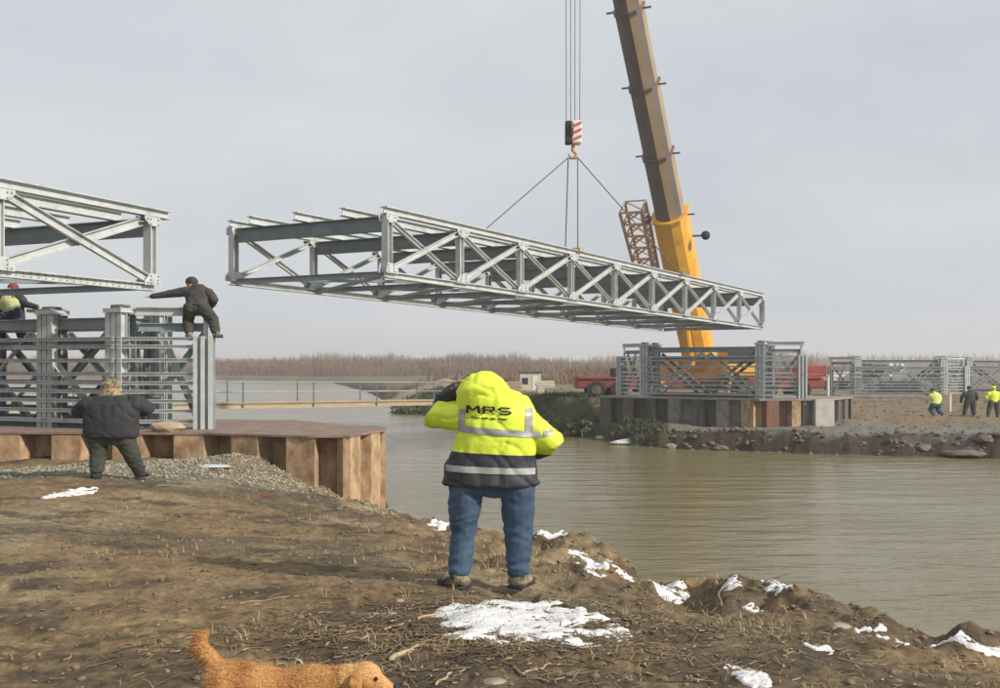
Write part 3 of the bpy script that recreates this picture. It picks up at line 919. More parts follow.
def boom_sec(s0, s1, w, kind):
    h_ = w * 1.15
    prof = [(-w, 0.55 * h_), (-w, -0.25 * h_), (-0.78 * w, -0.72 * h_), (-0.3 * w, -h_), (0.3 * w, -h_), (0.78 * w, -0.72 * h_), (w, -0.25 * h_), (w, 0.55 * h_), (0.85 * w, 0.75 * h_), (-0.85 * w, 0.75 * h_)]
    n = len(prof)
    V = [cr_base + bd * s + br_ * x + bu * y for s in (s0, s1) for x, y in prof]
    Fc = [(i, (i + 1) % n, n + (i + 1) % n, n + i) for i in range(n)] + [tuple(range(n - 1, -1, -1)), tuple(range(n, 2 * n))]
    if kind == 'y':
        o = mesh_obj('boom_base', V, Fc, M['yellow'], crane)
    else:
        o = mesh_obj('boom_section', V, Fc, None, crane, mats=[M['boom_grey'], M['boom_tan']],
                     fm=[0, 0, 0, 0, 1, 0, 1, 1, 1, 1, 0, 0])  # stripe aside, dark belly and tan right side put shade and sun into colour
    return o
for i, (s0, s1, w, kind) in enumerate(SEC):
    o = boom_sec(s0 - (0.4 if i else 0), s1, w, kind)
    # collar at the mouth of each section
    if i < 4:
        w2 = w * 1.06; h2 = w * 1.15 * 1.05
        prof = [(-w2, 0.7 * h2), (-w2, -0.3 * h2), (-0.8 * w2, -0.8 * h2), (-.3 * w2, -h2), (.3 * w2, -h2), (0.8 * w2, -0.8 * h2), (w2, -.3 * h2), (w2, .7 * h2)]
        n = len(prof)
        V = [cr_base + bd * s + br_ * x + bu * y for s in (s1 - 0.12, s1 + 0.05) for x, y in prof]
        mesh_obj('collar', V, [(k, (k + 1) % n, n + (k + 1) % n, n + k) for k in range(n)] + [tuple(range(n - 1, -1, -1)), tuple(range(n, 2 * n))], M['yellow'] if i == 0 else M['boom_grey'], o)
        for sg in (-1, 1):
            q = cr_base + bd * (s1 - 0.1) + br_ * (w2 * sg)
            beam('bracket', q, q + br_ * (0.42 * sg), 'box', 0.09, 0.08, M['boom_grey'], o)
# head sheaves at the tip
hd = Geo().box(cr_tip + Vector((0, -0.2, 0.1)), (1.5, 1.3, 1.2)).out('boom_head', M['boom_grey'], crane)
# lift cylinder under the boom
beam('lift_cylinder', Vector((11.6, 60.6, 1.6)), cr_base + bd * 6.0 - bu * 0.9, 'round', 0.5, 0.5, M['yellow'], crane)
# floodlight and bracket on the right side
q = cr_base + bd * (s_of(237)) + br_ * 1.05
beam('lamp_bracket', q, q + br_ * 0.6, 'box', 0.1, 0.1, M['boom_grey'], crane)
Geo().ell(q + br_ * 0.75, (0.26, 0.2, 0.26)).out('work_lamp', M['black'], crane, True)
# folded lattice jib stowed beside the base section
jr = None
jo = -br_ * 2.0
s0, s1 = s_of(318), s_of(204)
jw = 0.62
cor = [(-jw, -0.6), (jw, -0.6), (jw, 0.6), (-jw, 0.6)]
def jp(s, k):
    a, c_ = cor[k]
    f = 0.75 + 0.25 * (s - s0) / (s1 - s0)
    return cr_base + bd * s + jo + br_ * (a * f) + bu * (c_ * f)
jroot = beam('lattice_jib', jp(s0, 0), jp(s1, 0), 'box', 0.14, 0.14, M['jib'], crane)
for k in (1, 2, 3):
    beam('jib_chord', jp(s0, k), jp(s1, k), 'box', 0.14, 0.14, M['jib'], jroot)
nb = 10
for i in range(nb):
    a, c_ = s0 + (s1 - s0) * i / nb, s0 + (s1 - s0) * (i + 1) / nb
    for k in range(4):
        k2 = (k + 1) % 4
        beam('jib_lacing', jp(a, k), jp(c_, k2) if i % 2 else jp(c_, k2), 'box', 0.075, 0.075, M['jib'], jroot)
        beam('jib_lacing', jp(c_, k), jp(c_, k2), 'box', 0.075, 0.075, M['jib'], jroot)
for s in (s0 + 1.0, s1 - 0.8):
    beam('jib_mount', jp(s, 1), cr_base + bd * s - br_ * 0.9, 'box', 0.16, 0.16, M['boom_grey'], crane)
# turntable, cab, counterweight
def cbox(name, c, size, m, rz=0.0, bev=0.06, par=None):
    return bevel_box(name, c, size, m, par or crane, bev, rz)
rz = math.atan2(bd.y, bd.x)
cbox('turntable', (12.0, 61.6, 0.95), (2.6, 2.6, 0.5), M['yellow'])
up_ = cbox('superstructure', (13.0, 62.6, 1.75), (3.2, 3.0, 1.2), M['yellow'], rz)
cbox('counterweight', (15.3, 63.4, 1.75), (2.0, 2.4, 1.5), M['yellow'], rz, 0.1)
cab = cbox('operator_cab', (14.3, 59.9, 2.0), (2.2, 1.4, 1.7), M['yellow'], 0.25, 0.12)
Geo().box((14.3, 59.17, 2.3), (1.7, 0.04, 0.8), 0.25).out('cab_window', M['glass'], cab)
cbox('winch_housing', (10.6, 62.4, 1.7), (1.3, 1.6, 0.9), M['yellow'], rz)
# carrier
CZ = 0.42
chz = cbox('carrier_frame', (12.1, 61.4, CZ + 0.28), (15.0, 2.3, 0.62), M['red'], 0.0, 0.08)
cbox('carrier_deck', (6.9, 61.4, CZ + 0.62), (4.6, 2.5, 0.22), M['red'])
cbox('carrier_deck', (17.6, 61.4, CZ + 0.70), (3.6, 2.5, 0.35), M['red'])
cc = cbox('driver_cab', (19.0, 61.4, CZ + 1.05), (1.5, 2.4, 0.7), M['red'], 0, 0.1)
cbox('equipment_box', (7.2, 60.6, CZ + 0.95), (1.0, 1.0, 0.5), M['black'])
for x in (5.8, 7.2, 8.8, 14.6, 16.2, 18.2):
    for sg in (-1, 1):
        c0 = Vector((x, 61.4 + sg * 1.0, 0))
        hz = H(c0.x, c0.y) if False else CZ - 0.12
        w_ = Geo()
        w_.beam((x, c0.y - 0.2, hz), (x, c0.y + 0.2, hz), 'round', 1.1, 1.1)
        wh = w_.out('wheel', M['black'], crane)
        Geo().beam((x, c0.y - 0.21 * (1 if sg < 0 else -1), hz), (x, c0.y - 0.24 * (1 if sg < 0 else -1), hz), 'round', 0.6, 0.6).out('rim', M['rust_dark'], wh)
for x in (9.6, 13.4):
    for sg in (-1, 1):
        yy = 61.4 + sg * 2.6
        leg = beam('outrigger', (x, 61.4 + sg * 1.0, CZ + 0.3), (x, yy + 0.2 * sg, CZ + 0.3), 'box', 0.35, 0.35, M['yellow'], crane)
        beam('outrigger_jack', (x, yy, CZ + 0.45), (x, yy, FZ + 0.05), 'round', 0.25, 0.25, M['steel_dull'], leg)
        Geo().box((x, yy, FZ + 0.03), (0.9, 0.9, 0.08)).out('outrigger_pad', M['timber'], leg)
# hoist ropes and hook block
HK = Vector((3.08, 42.2, 0))
hz_top = CAMH + (HOR - 121) / F * 42.2
hz_bot = CAMH + (HOR - 150) / F * 42.2
for dx, dy in ((-0.32, -0.1), (-0.10, 0.1), (0.08, -0.1), (0.33, 0.1)):
    beam('hoist_rope', (HK.x + dx * 0.9, HK.y + dy, hz_top - 0.1), (HK.x + dx, HK.y + dy, cr_tip.z), 'round', 0.035, 0.035, M['rope'], crane)
hk = thing('hook_block', (HK.x, HK.y, hz_bot), 'red and white striped crane hook block above the hanging span', 'hook block')
zc = hz_top - 0.5
bevel_box('cheek_plate', (HK.x - 0.2, HK.y, zc), (0.26, 0.5, 0.95), M['black'], hk, 0.05)
cp = bevel_box('cheek_plate', (HK.x + 0.14, HK.y, zc), (0.4, 0.56, 0.95), M['white'], hk, 0.05)
for i in range(3):
    z = zc - 0.3 + i * 0.28
    V = [(HK.x - 0.05, HK.y - 0.287, z - 0.13), (HK.x + 0.33, HK.y - 0.287, z + 0.05), (HK.x + 0.33, HK.y - 0.287, z + 0.18), (HK.x - 0.05, HK.y - 0.287, z)]
    V += [(x, y + 0.574, z_) for x, y, z_ in V]
    mesh_obj('hazard_stripe', V, [(0, 1, 2, 3), (7, 6, 5, 4), (0, 4, 5, 1), (1, 5, 6, 2), (2, 6, 7, 3), (3, 7, 4, 0)], M['redstripe'], cp)
for x in (-0.05,):
    Geo().beam((HK.x + x - 0.05, HK.y, zc + 0.1), (HK.x + x + 0.05, HK.y, zc + 0.1), 'round', 0.8, 0.8).out('sheave', M['boom_grey'], hk)
hg = Geo()
hg.tube([(HK.x, HK.y, zc - 0.45), (HK.x, HK.y, zc - 0.75), (HK.x + 0.16, HK.y, zc - 0.88), (HK.x + 0.1, HK.y, zc - 1.05), (HK.x - 0.1, HK.y, zc - 1.05), (HK.x - 0.17, HK.y, zc - 0.9)],
        [0.08, 0.08, 0.09, 0.09, 0.08, 0.04], 8)
hg.out('hook', M['jib'], hk, True)
hb = Vector((HK.x, HK.y, zc - 1.0))
for i, (tt, sd_) in enumerate(((0.35, 0), (0.65, 0), (0.36, 1), (0.65, 1))):
    e = hpt(tt * Lh, sd_, 2.0)
    o_ = Vector((-0.2 if sd_ == 1 else 0.2, 0, -0.04))
    sl = thing('lifting_sling', e, ['wire sling from the hook to the middle of the near truss', 'right-hand wire sling running down to the far half of the span',
               'left-hand wire sling running down behind the near truss', 'nearly vertical wire sling, left of the middle pair'][i], 'sling', 'wire slings between hook and span')
    beam('rope', hb + o_, e, 'round', 0.05, 0.05, M['rope'], sl)
    Geo().box(e + Vector((0, 0, 0.02)), (0.32, 0.36, 0.14), 0.98).out('clamp', M['jib'] if i == 0 else M['steel_dark'], sl)

# ------------------------------------------------------------------ footbridge across the backwater
fb = thing('footbridge', (-9, 56, -0.4), 'pale plank footbridge with thin posts and rails over the water', 'footbridge')
f0 = Vector((-27.5, 40, 0.0)); f1 = Vector((-0.5, 66.5, -0.5))
fd = (f1 - f0); fl = fd.length; fd.normalize()
fn = Vector((fd.y, -fd.x, 0)).normalized()
for sg in (-0.75, 0.75):
    beam('side_beam', f0 + fn * sg + Vector((0, 0, -0.12)), f1 + fn * sg + Vector((0, 0, -0.12)), 'I', 0.12, 0.26, M['timber'], fb, 0.03)
npk = 90
for i in range(npk):
    q = f0 + fd * (fl * (i + 0.5) / npk)
    Geo().box(q + Vector((0, 0, 0.04)), (fl / npk - 0.03, 1.7, 0.05), math.atan2(fd.y, fd.x)).out('plank', M['timber'], fb)
s = 1.2
while s < fl:
    for sg in (-0.82, 0.82):
        q = f0 + fd * s + fn * sg
        beam('post', q + Vector((0, 0, -0.2)), q + Vector((0, 0, 1.18)), 'box', 0.075, 0.075, M['steel_dark'], fb)
    s += 4.4
for sg in (-0.86, 0.86):
    for z in (1.16, 0.62):
        beam('rail', f0 + fn * sg + Vector((0, 0, z)), f1 + fn * sg + Vector((0, 0, z)), 'round', 0.05, 0.05, M['steel_dull'], fb)
for s in (1.0, 9.0, fl - 1.5):
    for sg in (-0.6, 0.6):
        q = f0 + fd * s + fn * sg
        beam('pile', (q.x, q.y, -3.4), q + Vector((0, 0, -0.26)), 'round', 0.22, 0.22, M['rust_dark'], fb)

# ------------------------------------------------------------------ people
def drape_strip(o, base, line, half, m, name, parent, direction, off=0.006, vert=False, n=28):
    """cloth tape lying on a garment: points of `line` are (x, z) in the figure's own frame"""
    pass

class Figure:
    """a person in his own frame: x right, y forward, z up; turned by yaw about the feet"""
    def __init__(s, loc, yaw, label, cat='person'):
        s.loc = Vector(loc); s.yaw = yaw
        s.root = thing('person', loc, label, cat)
        s.m = Matrix.Translation(s.loc) @ Matrix.Rotation(yaw, 4, 'Z')
    def skin(s, g, name, m, voxel, **k):
        g.xf(s.m)
        return g.skin(name, m, s.root, voxel, **k)
    def out(s, g, name, m, parent=None, smooth=True):
        g.xf(s.m)
        return g.out(name, m, parent or s.root, smooth)

def hand(g, w, d, side, palm=0.045, fl_=0.085, fr=0.0105):
    """palm and five fingers continuing along d from wrist w"""
    w = Vector(w); d = Vector(d).normalized()
    x = d.cross(Vector((0, 0, 1)))
    if x.length < 0.1:
        x = Vector((1, 0, 0))
    x.normalize()
    y = x.cross(d).normalized()
    g.tube([w, w + d * 0.05, w + d * 0.10], [palm * 0.75, palm, palm * 0.95], 10, lateral=x, radb=[0.022, 0.022, 0.018])
    for k, (o, l) in enumerate(((-0.033, 0.82), (-0.011, 0.97), (0.011, 1.0), (0.033, 0.9))):
        b0 = w + d * 0.095 + x * o
        g.tube([b0, b0 + d * fl_ * l * 0.5 - y * 0.012, b0 + d * fl_ * l * 0.9 - y * 0.04], [fr, fr * 0.95, fr * 0.8], 6)
    t0 = w + d * 0.03 + x * (palm * 0.8 * side)
    g.tube([t0, t0 + d * 0.04 + x * 0.03 * side - y * 0.01, t0 + d * 0.07 + x * 0.035 * side - y * 0.03], [fr * 1.25, fr * 1.15, fr * 0.9], 6)

def person(loc, yaw, label, J, S, voxel=0.02):
    """J: joints; S: style.  lateral scale w widens the trunk."""
    f = Figure(loc, yaw, label)
    V3 = Vector
    lat = V3(J.get('lat', (1, 0, 0))).normalized()
    sp = [V3(p) for p in J['spine']]          # pelvis ... neck base
    sw = S['tw']; sdp = S['td']
    hc = V3(J['head']); hr = S['hr']
    # --- the body: one continuous skin
    g = Geo()
    g.tube(sp, [q * 0.66 for q in sw], 16, lateral=lat, radb=[q * 0.6 for q in sdp], capk=0.1)
    nk = sp[-1]
    g.tube([nk - V3((0, 0, 0.05)), (nk + hc) / 2, hc - V3((0, 0, hr[2] * 0.4))], [0.07, 0.062, 0.06], 10)
    g.ell(hc, hr, 16, 12)
    fw = V3(J.get('look', (0, 1, 0))).normalized()
    sdv = fw.cross(V3((0, 0, 1))).normalized()
    g.ell(hc + fw * hr[1] * 0.98 - V3((0, 0, hr[2] * 0.12)), (0.022, 0.03, 0.035), 8, 6)        # nose
    g.ell(hc + fw * hr[1] * 0.75 - V3((0, 0, hr[2] * 0.72)), (0.045, 0.04, 0.035), 8, 6)        # chin
    for sg in (-1, 1):
        g.ell(hc + sdv * sg * hr[0] * 1.0 - V3((0, 0, 0.01)), (0.02, 0.03, 0.045), 8, 6)         # ears
    arms = []
    for side, nm in ((-1, 'L'), (1, 'R')):
        a = [V3(p) for p in J['arm' + nm]]
        arms.append(a)
        ar = S['ar']
        g.tube(a, [ar[0] * .75, ar[1] * .75, ar[2] * .72], 10)
        hd_ = V3(J['hand' + nm]) if ('hand' + nm) in J else (a[2] - a[1])
        hand(g, a[2], hd_, -side)
        l_ = [V3(p) for p in J['leg' + nm]]
        lr = S['lr']
        lb_ = S.get('lb', [q * 0.9 for q in lr])
        g.tube(l_, [lb_[0] * .62, lb_[1] * .62, lb_[2] * .55], 10)
        td_ = V3(J.get('toe' + nm, (0, 1, 0))).normalized()
        g.tube([l_[2] - V3((0, 0, 0.02)) - td_ * 0.02, l_[2] + td_ * 0.12 - V3((0, 0, 0.05))], [0.05, 0.04], 8)
    f.skin(g, 'body', M['skin'], voxel)
    # --- eyes
    for sg in (-1, 1):
        e = Geo().ell(hc + fw * hr[1] * 0.93 + sdv * sg * 0.035 + V3((0, 0, 0.012)), (0.013, 0.011, 0.011), 8, 6)
        f.out(e, 'eye', M['letter'])
    # --- trousers
    g = Geo()
    g.tube([sp[0] + V3((0, 0, S.get('crotch', -0.04))), sp[0] + (sp[1] - sp[0]) * 0.9], [sw[0] * 0.93, sw[1] * 0.93], 16, lateral=lat, radb=[sdp[0] * .97, sdp[1] * .95])
    for nm in 'LR':
        l_ = [V3(p) for p in J['leg' + nm]]
        lr = S['lr']; lb = S.get('lb', [r * 0.9 for r in lr])
        hip = l_[0]
        mid = (l_[0] + l_[1]) / 2; shin = (l_[1] + l_[2]) / 2
        g.tube([hip + V3((0, 0, 0.09)), hip, mid, l_[1], shin, l_[2]], [lr[0] * 0.97, lr[0], (lr[0] + lr[1]) / 2 * 1.01, lr[1], (lr[1] * .55 + lr[2] * .5), lr[2]], 14, lateral=lat,
               radb=[lb[0] * 0.97, lb[0], (lb[0] + lb[1]) / 2, lb[1], (lb[1] + lb[2]) / 2, lb[2]], capk=0.12, capr=0.9)
    tro = f.skin(g, 'trousers', M[S['trousers']], voxel, wrinkle=S.get('wr', 0.008), wscale=S.get('ws', 7))
    kz = V3(J['legL'][1]).z
    nrm = [v.normal.copy() for v in tro.data.vertices]
    for v, n_ in zip(tro.data.vertices, nrm):          # cloth bunching at ankle, knee and seat
        z_ = v.co.z
        wgt = math.exp(-((z_ - 0.2) / 0.08) ** 2) + 0.7 * math.exp(-((z_ - kz) / 0.09) ** 2) + 0.5 * math.exp(-((z_ - kz * 1.62) / 0.09) ** 2)
        ph_ = 62 * z_ + 22 * v.co.x * (1 if v.co.x > 0 else -1) + 5 * mnoise.noise(v.co * 6) + 8 * v.co.y
        v.co = v.co + n_ * (0.0075 * wgt * math.sin(ph_))
    tro.data.update()
    # --- shoes
    for nm in 'LR':
        l_ = [V3(p) for p in J['leg' + nm]]
        td_ = V3(J.get('toe' + nm, (0, 1, 0))).normalized()
        lt = td_.cross(V3((0, 0, 1)))
        a = l_[2]
        wd_ = S.get('shoe', 0.062)
        g = Geo()
        g.tube([a - td_ * 0.05 - V3((0, 0, 0.055)), a + td_ * 0.05 - V3((0, 0, 0.055)), a + td_ * 0.17 - V3((0, 0, 0.065))], [wd_, wd_ * 1.02, wd_ * 0.9], 12, lateral=lt, radb=[0.042, 0.045, 0.033])
        g.tube([a + V3((0, 0, 0.03)), a - V3((0, 0, 0.06))], [wd_ * 1.0, wd_ * 1.02], 12, lateral=lt, radb=[0.062, 0.066])
        sh_ = f.skin(g, 'shoe', M[S.get('shoemat', 'boot')], min(voxel, 0.014))
        so = Geo().tube([a - td_ * 0.07 - V3((0, 0, 0.10)), a + td_ * 0.04 - V3((0, 0, 0.10)), a + td_ * 0.18 - V3((0, 0, 0.10))], [wd_ * 0.93, wd_ * 0.95, wd_ * 0.82], 12, lateral=lt, radb=[0.018, 0.018, 0.016], capk=0.3)
        f.out(so, 'sole', M['black'], sh_)
    # --- jacket
    g = Geo()
    js = [V3(p) for p in J.get('jspine', J['spine'])]
    g.tube(js, S.get('jw', [q * 1.12 for q in sw]), 20, lateral=lat, radb=S.get('jd', [q * 1.15 for q in sdp]), capk=0.12, capr=0.93)
    for a in arms:
        ar = S['ar']
        m1 = (a[0] + a[1]) / 2; m2 = (a[1] + a[2]) / 2
        g.tube([a[0], m1, a[1], m2, a[2]], [ar[0], (ar[0] + ar[1]) / 2, ar[1] * 1.02, (ar[1] + ar[2]) / 2, ar[2]], 12)
    if S.get('collar'):
        g.tube([js[-1] - V3((0, 0, 0.03)), js[-1] + V3((0, 0, S['collar']))], [0.10, 0.095], 12)
    jk = f.skin(g, 'jacket', M[S['jacket']], voxel, wrinkle=S.get('wr', 0.008) * 1.3, wscale=S.get('ws', 7), it=S.get('jit', 4))
    # --- headwear
    hw = S.get('hat')
    if hw == 'cap':
        g = Geo().ell(hc + V3((0, 0, hr[2] * 0.35)), (hr[0] * 1.12, hr[1] * 1.1, hr[2] * 0.78), 16, 10)
        g.tube([hc + fw * hr[1] * 0.6 + V3((0, 0, hr[2] * 0.25)), hc + fw * hr[1] * 1.6 + V3((0, 0, hr[2] * 0.12))], [hr[0] * 0.9, hr[0] * 0.65], 12, lateral=sdv, radb=[0.018, 0.012])
        f.skin(g, 'cap', M[S['hatmat']], 0.014)
    elif hw == 'beanie':
        g = Geo().ell(hc + V3((0, 0, hr[2] * 0.28)), (hr[0] * 1.13, hr[1] * 1.13, hr[2] * 0.86), 16, 10)
        g.tube([hc + V3((0, 0, -0.01)), hc + V3((0, 0, 0.05))], [hr[0] * 1.14, hr[0] * 1.14], 14, ends=False)
        f.skin(g, 'knitted_hat', M[S['hatmat']], 0.014)
    elif hw == 'hair':
        g = Geo().ell(hc + V3((0, 0, hr[2] * 0.2)) - fw * 0.02, (hr[0] * 1.08, hr[1] * 1.05, hr[2] * 0.9), 16, 10)
        f.skin(g, 'hair', M['hair'], 0.014)
    return f, jk

# -- the man in the yellow jacket in the foreground
k = 0.0081
YM = 8.1
zM = CAMH - (589 - HOR) / F * YM
fx = lambda px: (px - 491) * k
fz = lambda py: (589 - py) * k
J = dict(
    spine=[(0.0, 0, 0.86), (0.02, 0, 1.05), (0.045, 0, 1.28), (0.05, 0.01, 1.47)],
    jspine=[(0, 0, 0.855), (0.0, 0, 0.95), (0.03, 0, 1.09), (0.055, 0, 1.25), (0.055, 0.0, 1.38), (0.03, 0.01, 1.46), (0.0, 0.02, 1.52)],
    head=(-0.06, 0.05, 1.60), look=(-0.25, 1, -0.1),
    armL=[(-0.17, 0.02, 1.39), (-0.46, 0.12, 1.375), (-0.30, 0.24, 1.56)], handL=(0.22, -0.35, 0.75),
    armR=[(0.235, 0.0, 1.37), (0.495, 0.0, 1.20), (0.38, 0.22, 1.08)], handR=(-0.6, 0.3, -0.6),
    legL=[(-0.20, 0.0, 0.82), (-0.225, 0.05, 0.46), (-0.255, 0.0, 0.12)],
    legR=[(0.215, 0.0, 0.82), (0.225, 0.06, 0.46), (0.225, 0.02, 0.12)],
    toeL=(-1.0, 0.55, 0), toeR=(0.55, 1, 0))
S = dict(tw=[0.31, 0.3, 0.31, 0.22], td=[0.15, 0.15, 0.16, 0.12], hr=(0.115, 0.12, 0.135), ar=[0.125, 0.105, 0.07], lr=[0.148, 0.116, 0.088], lb=[0.14, 0.108, 0.085],
         jw=[0.40, 0.38, 0.345, 0.33, 0.335, 0.285, 0.20], jd=[0.20, 0.19, 0.18, 0.185, 0.175, 0.15, 0.12],
         crotch=0.0, trousers='jean', jacket='hivis', shoe=0.085, wr=0.012, ws=6.5, jit=3)
man, jk = person((fx(491) - 0.073, YM, zM), 0, 'man in a yellow and dark reflective jacket and jeans, back turned, foreground', J, S, 0.011)
# hood
g = Geo()
g.tube([(-0.03, 0.02, 1.44), (-0.055, 0.01, 1.54), (-0.075, 0.0, 1.63), (-0.075, 0.02, 1.69)], [0.25, 0.225, 0.215, 0.165], 18, lateral=(1, 0, 0), radb=[0.17, 0.19, 0.195, 0.14], capk=0.4)
hood = man.skin(g, 'hood', M['hivis'], 0.013, wrinkle=0.014, wscale=6.5)
# jacket cloth pattern: charcoal below the hem line, yellow above
def two_tone(name, split, tilt):
    m = M['hivis'].copy()
    m.name = name
    t = m.node_tree
    b = t.nodes['Principled BSDF']
    src = b.inputs['Base Color'].links[0].from_socket
    co = [n for n in t.nodes if n.type == 'TEX_COORD'][0]
    sx = t.nodes.new('ShaderNodeSeparateXYZ')
    t.links.new(co.outputs['Object'], sx.inputs[0])
    mu = t.nodes.new('ShaderNodeMath'); mu.operation = 'MULTIPLY_ADD'
    mu.inputs[1].default_value = tilt
    t.links.new(sx.outputs['X'], mu.inputs[0]); t.links.new(sx.outputs['Z'], mu.inputs[2])
    gt = t.nodes.new('ShaderNodeMath'); gt.operation = 'GREATER_THAN'
    gt.inputs[1].default_value = split
    t.links.new(mu.outputs[0], gt.inputs[0])
    mixc = t.nodes.new('ShaderNodeMixRGB')
    mixc.inputs['Color1'].default_value = (0.026, 0.028, 0.036, 1)
    t.links.new(gt.outputs[0], mixc.inputs['Fac'])
    t.links.new(src, mixc.inputs['Color2'])
    t.links.new(mixc.outputs[0], b.inputs['Base Color'])
    return m
jk.data.materials.clear()
jk.data.materials.append(two_tone('yellow_and_charcoal_cloth', 1.105, 0.05))
bvh = BVHTree.FromPolygons([v.co.copy() for v in jk.data.vertices], [tuple(p.vertices) for p in jk.data.polygons])
hbvh = BVHTree.FromPolygons([v.co.copy() for v in hood.data.vertices], [tuple(p.vertices) for p in hood.data.polygons])
def on_back(x, z, off=0.006):
    hit = bvh.ray_cast(Vector((x, -1.5, z)), Vector((0, 1, 0)))
    y = hit[0].y if hit[0] is not None else -0.05
    h2 = hbvh.ray_cast(Vector((x, -1.5, z)), Vector((0, 1, 0)))
    if h2[0] is not None:
        y = min(y, h2[0].y)
    return Vector((x, y - off, z))
def strip(name, pts, half, m, vertical=False, off=0.007, nn=4):
    """pts: (x, z) centre line in the man's frame, laid on the back of the jacket"""
    def hits(x, z):
        return bvh.ray_cast(Vector((x, -1.5, z)), Vector((0, 1, 0)))[0] is not None or hbvh.ray_cast(Vector((x, -1.5, z)), Vector((0, 1, 0)))[0] is not None
    pts = [(x, z) for x, z in pts if all(hits(x + (o if vertical else 0), z + (0 if vertical else o)) for o in (-half, half))]
    n = len(pts)
    V, Fc = [], []
    for i, (x, z) in enumerate(pts):
        for q in range(nn + 1):
            o = half * (2 * q / nn - 1)
            V.append(on_back(x + (o if vertical else 0), z + (0 if vertical else o), off) + man.loc)
    for i in range(n - 1):
        for q in range(nn):
            a = i * (nn + 1) + q
            Fc.append((a, a + 1, a + nn + 2, a + nn + 1))
    back = [v + Vector((0, off + 0.002, 0)) for v in V]
    return mesh_obj(name, V, Fc, m, jk, True)
ls = np.linspace
strip('reflective_strip', [(x, 1.305 - 0.075 * (x + 0.28)) for x in ls(-0.265, 0.40, 34)], 0.026, M['reflect'])
strip('reflective_strip', [(x, 0.985 - 0.035 * (x + 0.28)) for x in ls(-0.385, 0.40, 38)], 0.025, M['reflect'])
strip('reflective_strip', [(0.305 + 0.02 * (z - 1.3), z) for z in ls(1.285, 1.475, 14)], 0.03, M['reflect'], True)
strip('reflective_strip', [(-0.235, z) for z in ls(1.32, 1.46, 12)], 0.026, M['reflect'], True)
strip('reflective_strip', [(x, 1.262 + 0.28 * (x - 0.42)) for x in ls(0.42, 0.565, 12)], 0.024, M['reflect'])
# lettering on the back
def letters():
    out = []
    h = 1.0
    def bar(x0, y0, x1, y1, w):
        out.append((x0, y0, x1, y1, w))
    def seg(pts, w):
        for a, c_ in zip(pts[:-1], pts[1:]):
            bar(*a, *c_, w)
    w = 0.26
    seg([(0.1, 0), (0.22, 1.0)], w * 1.0); seg([(0.22, 0.95), (0.75, 0.35)], w); seg([(0.75, 0.35), (1.35, 0.95)], w); seg([(1.4, 1.0), (1.5, 0)], w)
    seg([(2.05, 0), (2.05, 1)], w); seg([(2.0, 0.88), (3.15, 0.88)], w * 0.8); seg([(3.15, 0.95), (3.15, 0.42)], w); seg([(3.15, 0.45), (2.05, 0.45)], w * 0.8); seg([(2.6, 0.45), (3.3, 0.0)], w)
    seg([(5.05, 0.88), (3.95, 0.88)], w * 0.8); seg([(4.0, 0.9), (3.8, 0.72), (3.8, 0.62), (4.0, 0.46)], w); seg([(3.95, 0.48), (4.9, 0.48)], w * 0.8); seg([(4.85, 0.5), (5.05, 0.36), (5.05, 0.24), (4.85, 0.09)], w); seg([(4.9, 0.11), (3.75, 0.11)], w * 0.8)
    return out
V, Fc = [], []
SX, SZ = 0.070, 0.062
X0, Z0 = fx(466.5), fz(412)
for x0, y0, x1, y1, w in letters():
    n = 8
    dx, dy = x1 - x0, y1 - y0
    hor = abs(dx) * 1.0 > abs(dy) * 1.6
    o = len(V)
    for i in range(n + 1):
        tq = i / n
        cx, cy = x0 + dx * tq, y0 + dy * tq
        for sg in (-1, 0, 1):
            ax_, ay_ = (cx, cy + sg * w * 0.42) if hor else (cx + sg * w * 0.62, cy)
            X = X0 + ax_ * SX
            V.append(on_back(X, Z0 + ay_ * SZ - 0.05 * (X - X0), 0.011) + man.loc)
    for i in range(n):
        for q in range(2):
            a = o + i * 3 + q
            Fc.append((a, a + 1, a + 4, a + 3))
mesh_obj('lettering', V, Fc, M['letter'], jk)
# the small illegible line below
for x0, x1 in ((0.55, 1.55), (1.75, 2.55), (2.75, 3.4), (3.55, 4.7)):
    strip('small_print', [(X0 + a * SX, Z0 - 0.034 - 0.05 * a * SX) for a in ls(x0, x1, 8)], 0.005, M['letter'], off=0.010, nn=1)
# phone or camera in the raised dark glove
g = Geo()
gl = Vector(J['armL'][2])
g.tube([gl + Vector((-0.10, -0.05, -0.055)), gl + Vector((0.02, 0.0, 0.05)), gl + Vector((0.05, -0.02, 0.09))], [0.085, 0.075, 0.05], 10)
man.skin(g, 'glove', M['blackcloth'], 0.013)
ph = thing('phone', Vector((-0.16, 0.28, 1.66)) + man.loc, 'dark phone held up to the face of the man in yellow', 'phone')
bevel_box('case', Vector((-0.16, 0.28, 1.66)) + man.loc, (0.08, 0.012, 0.15), M['black'], ph, 0.005)

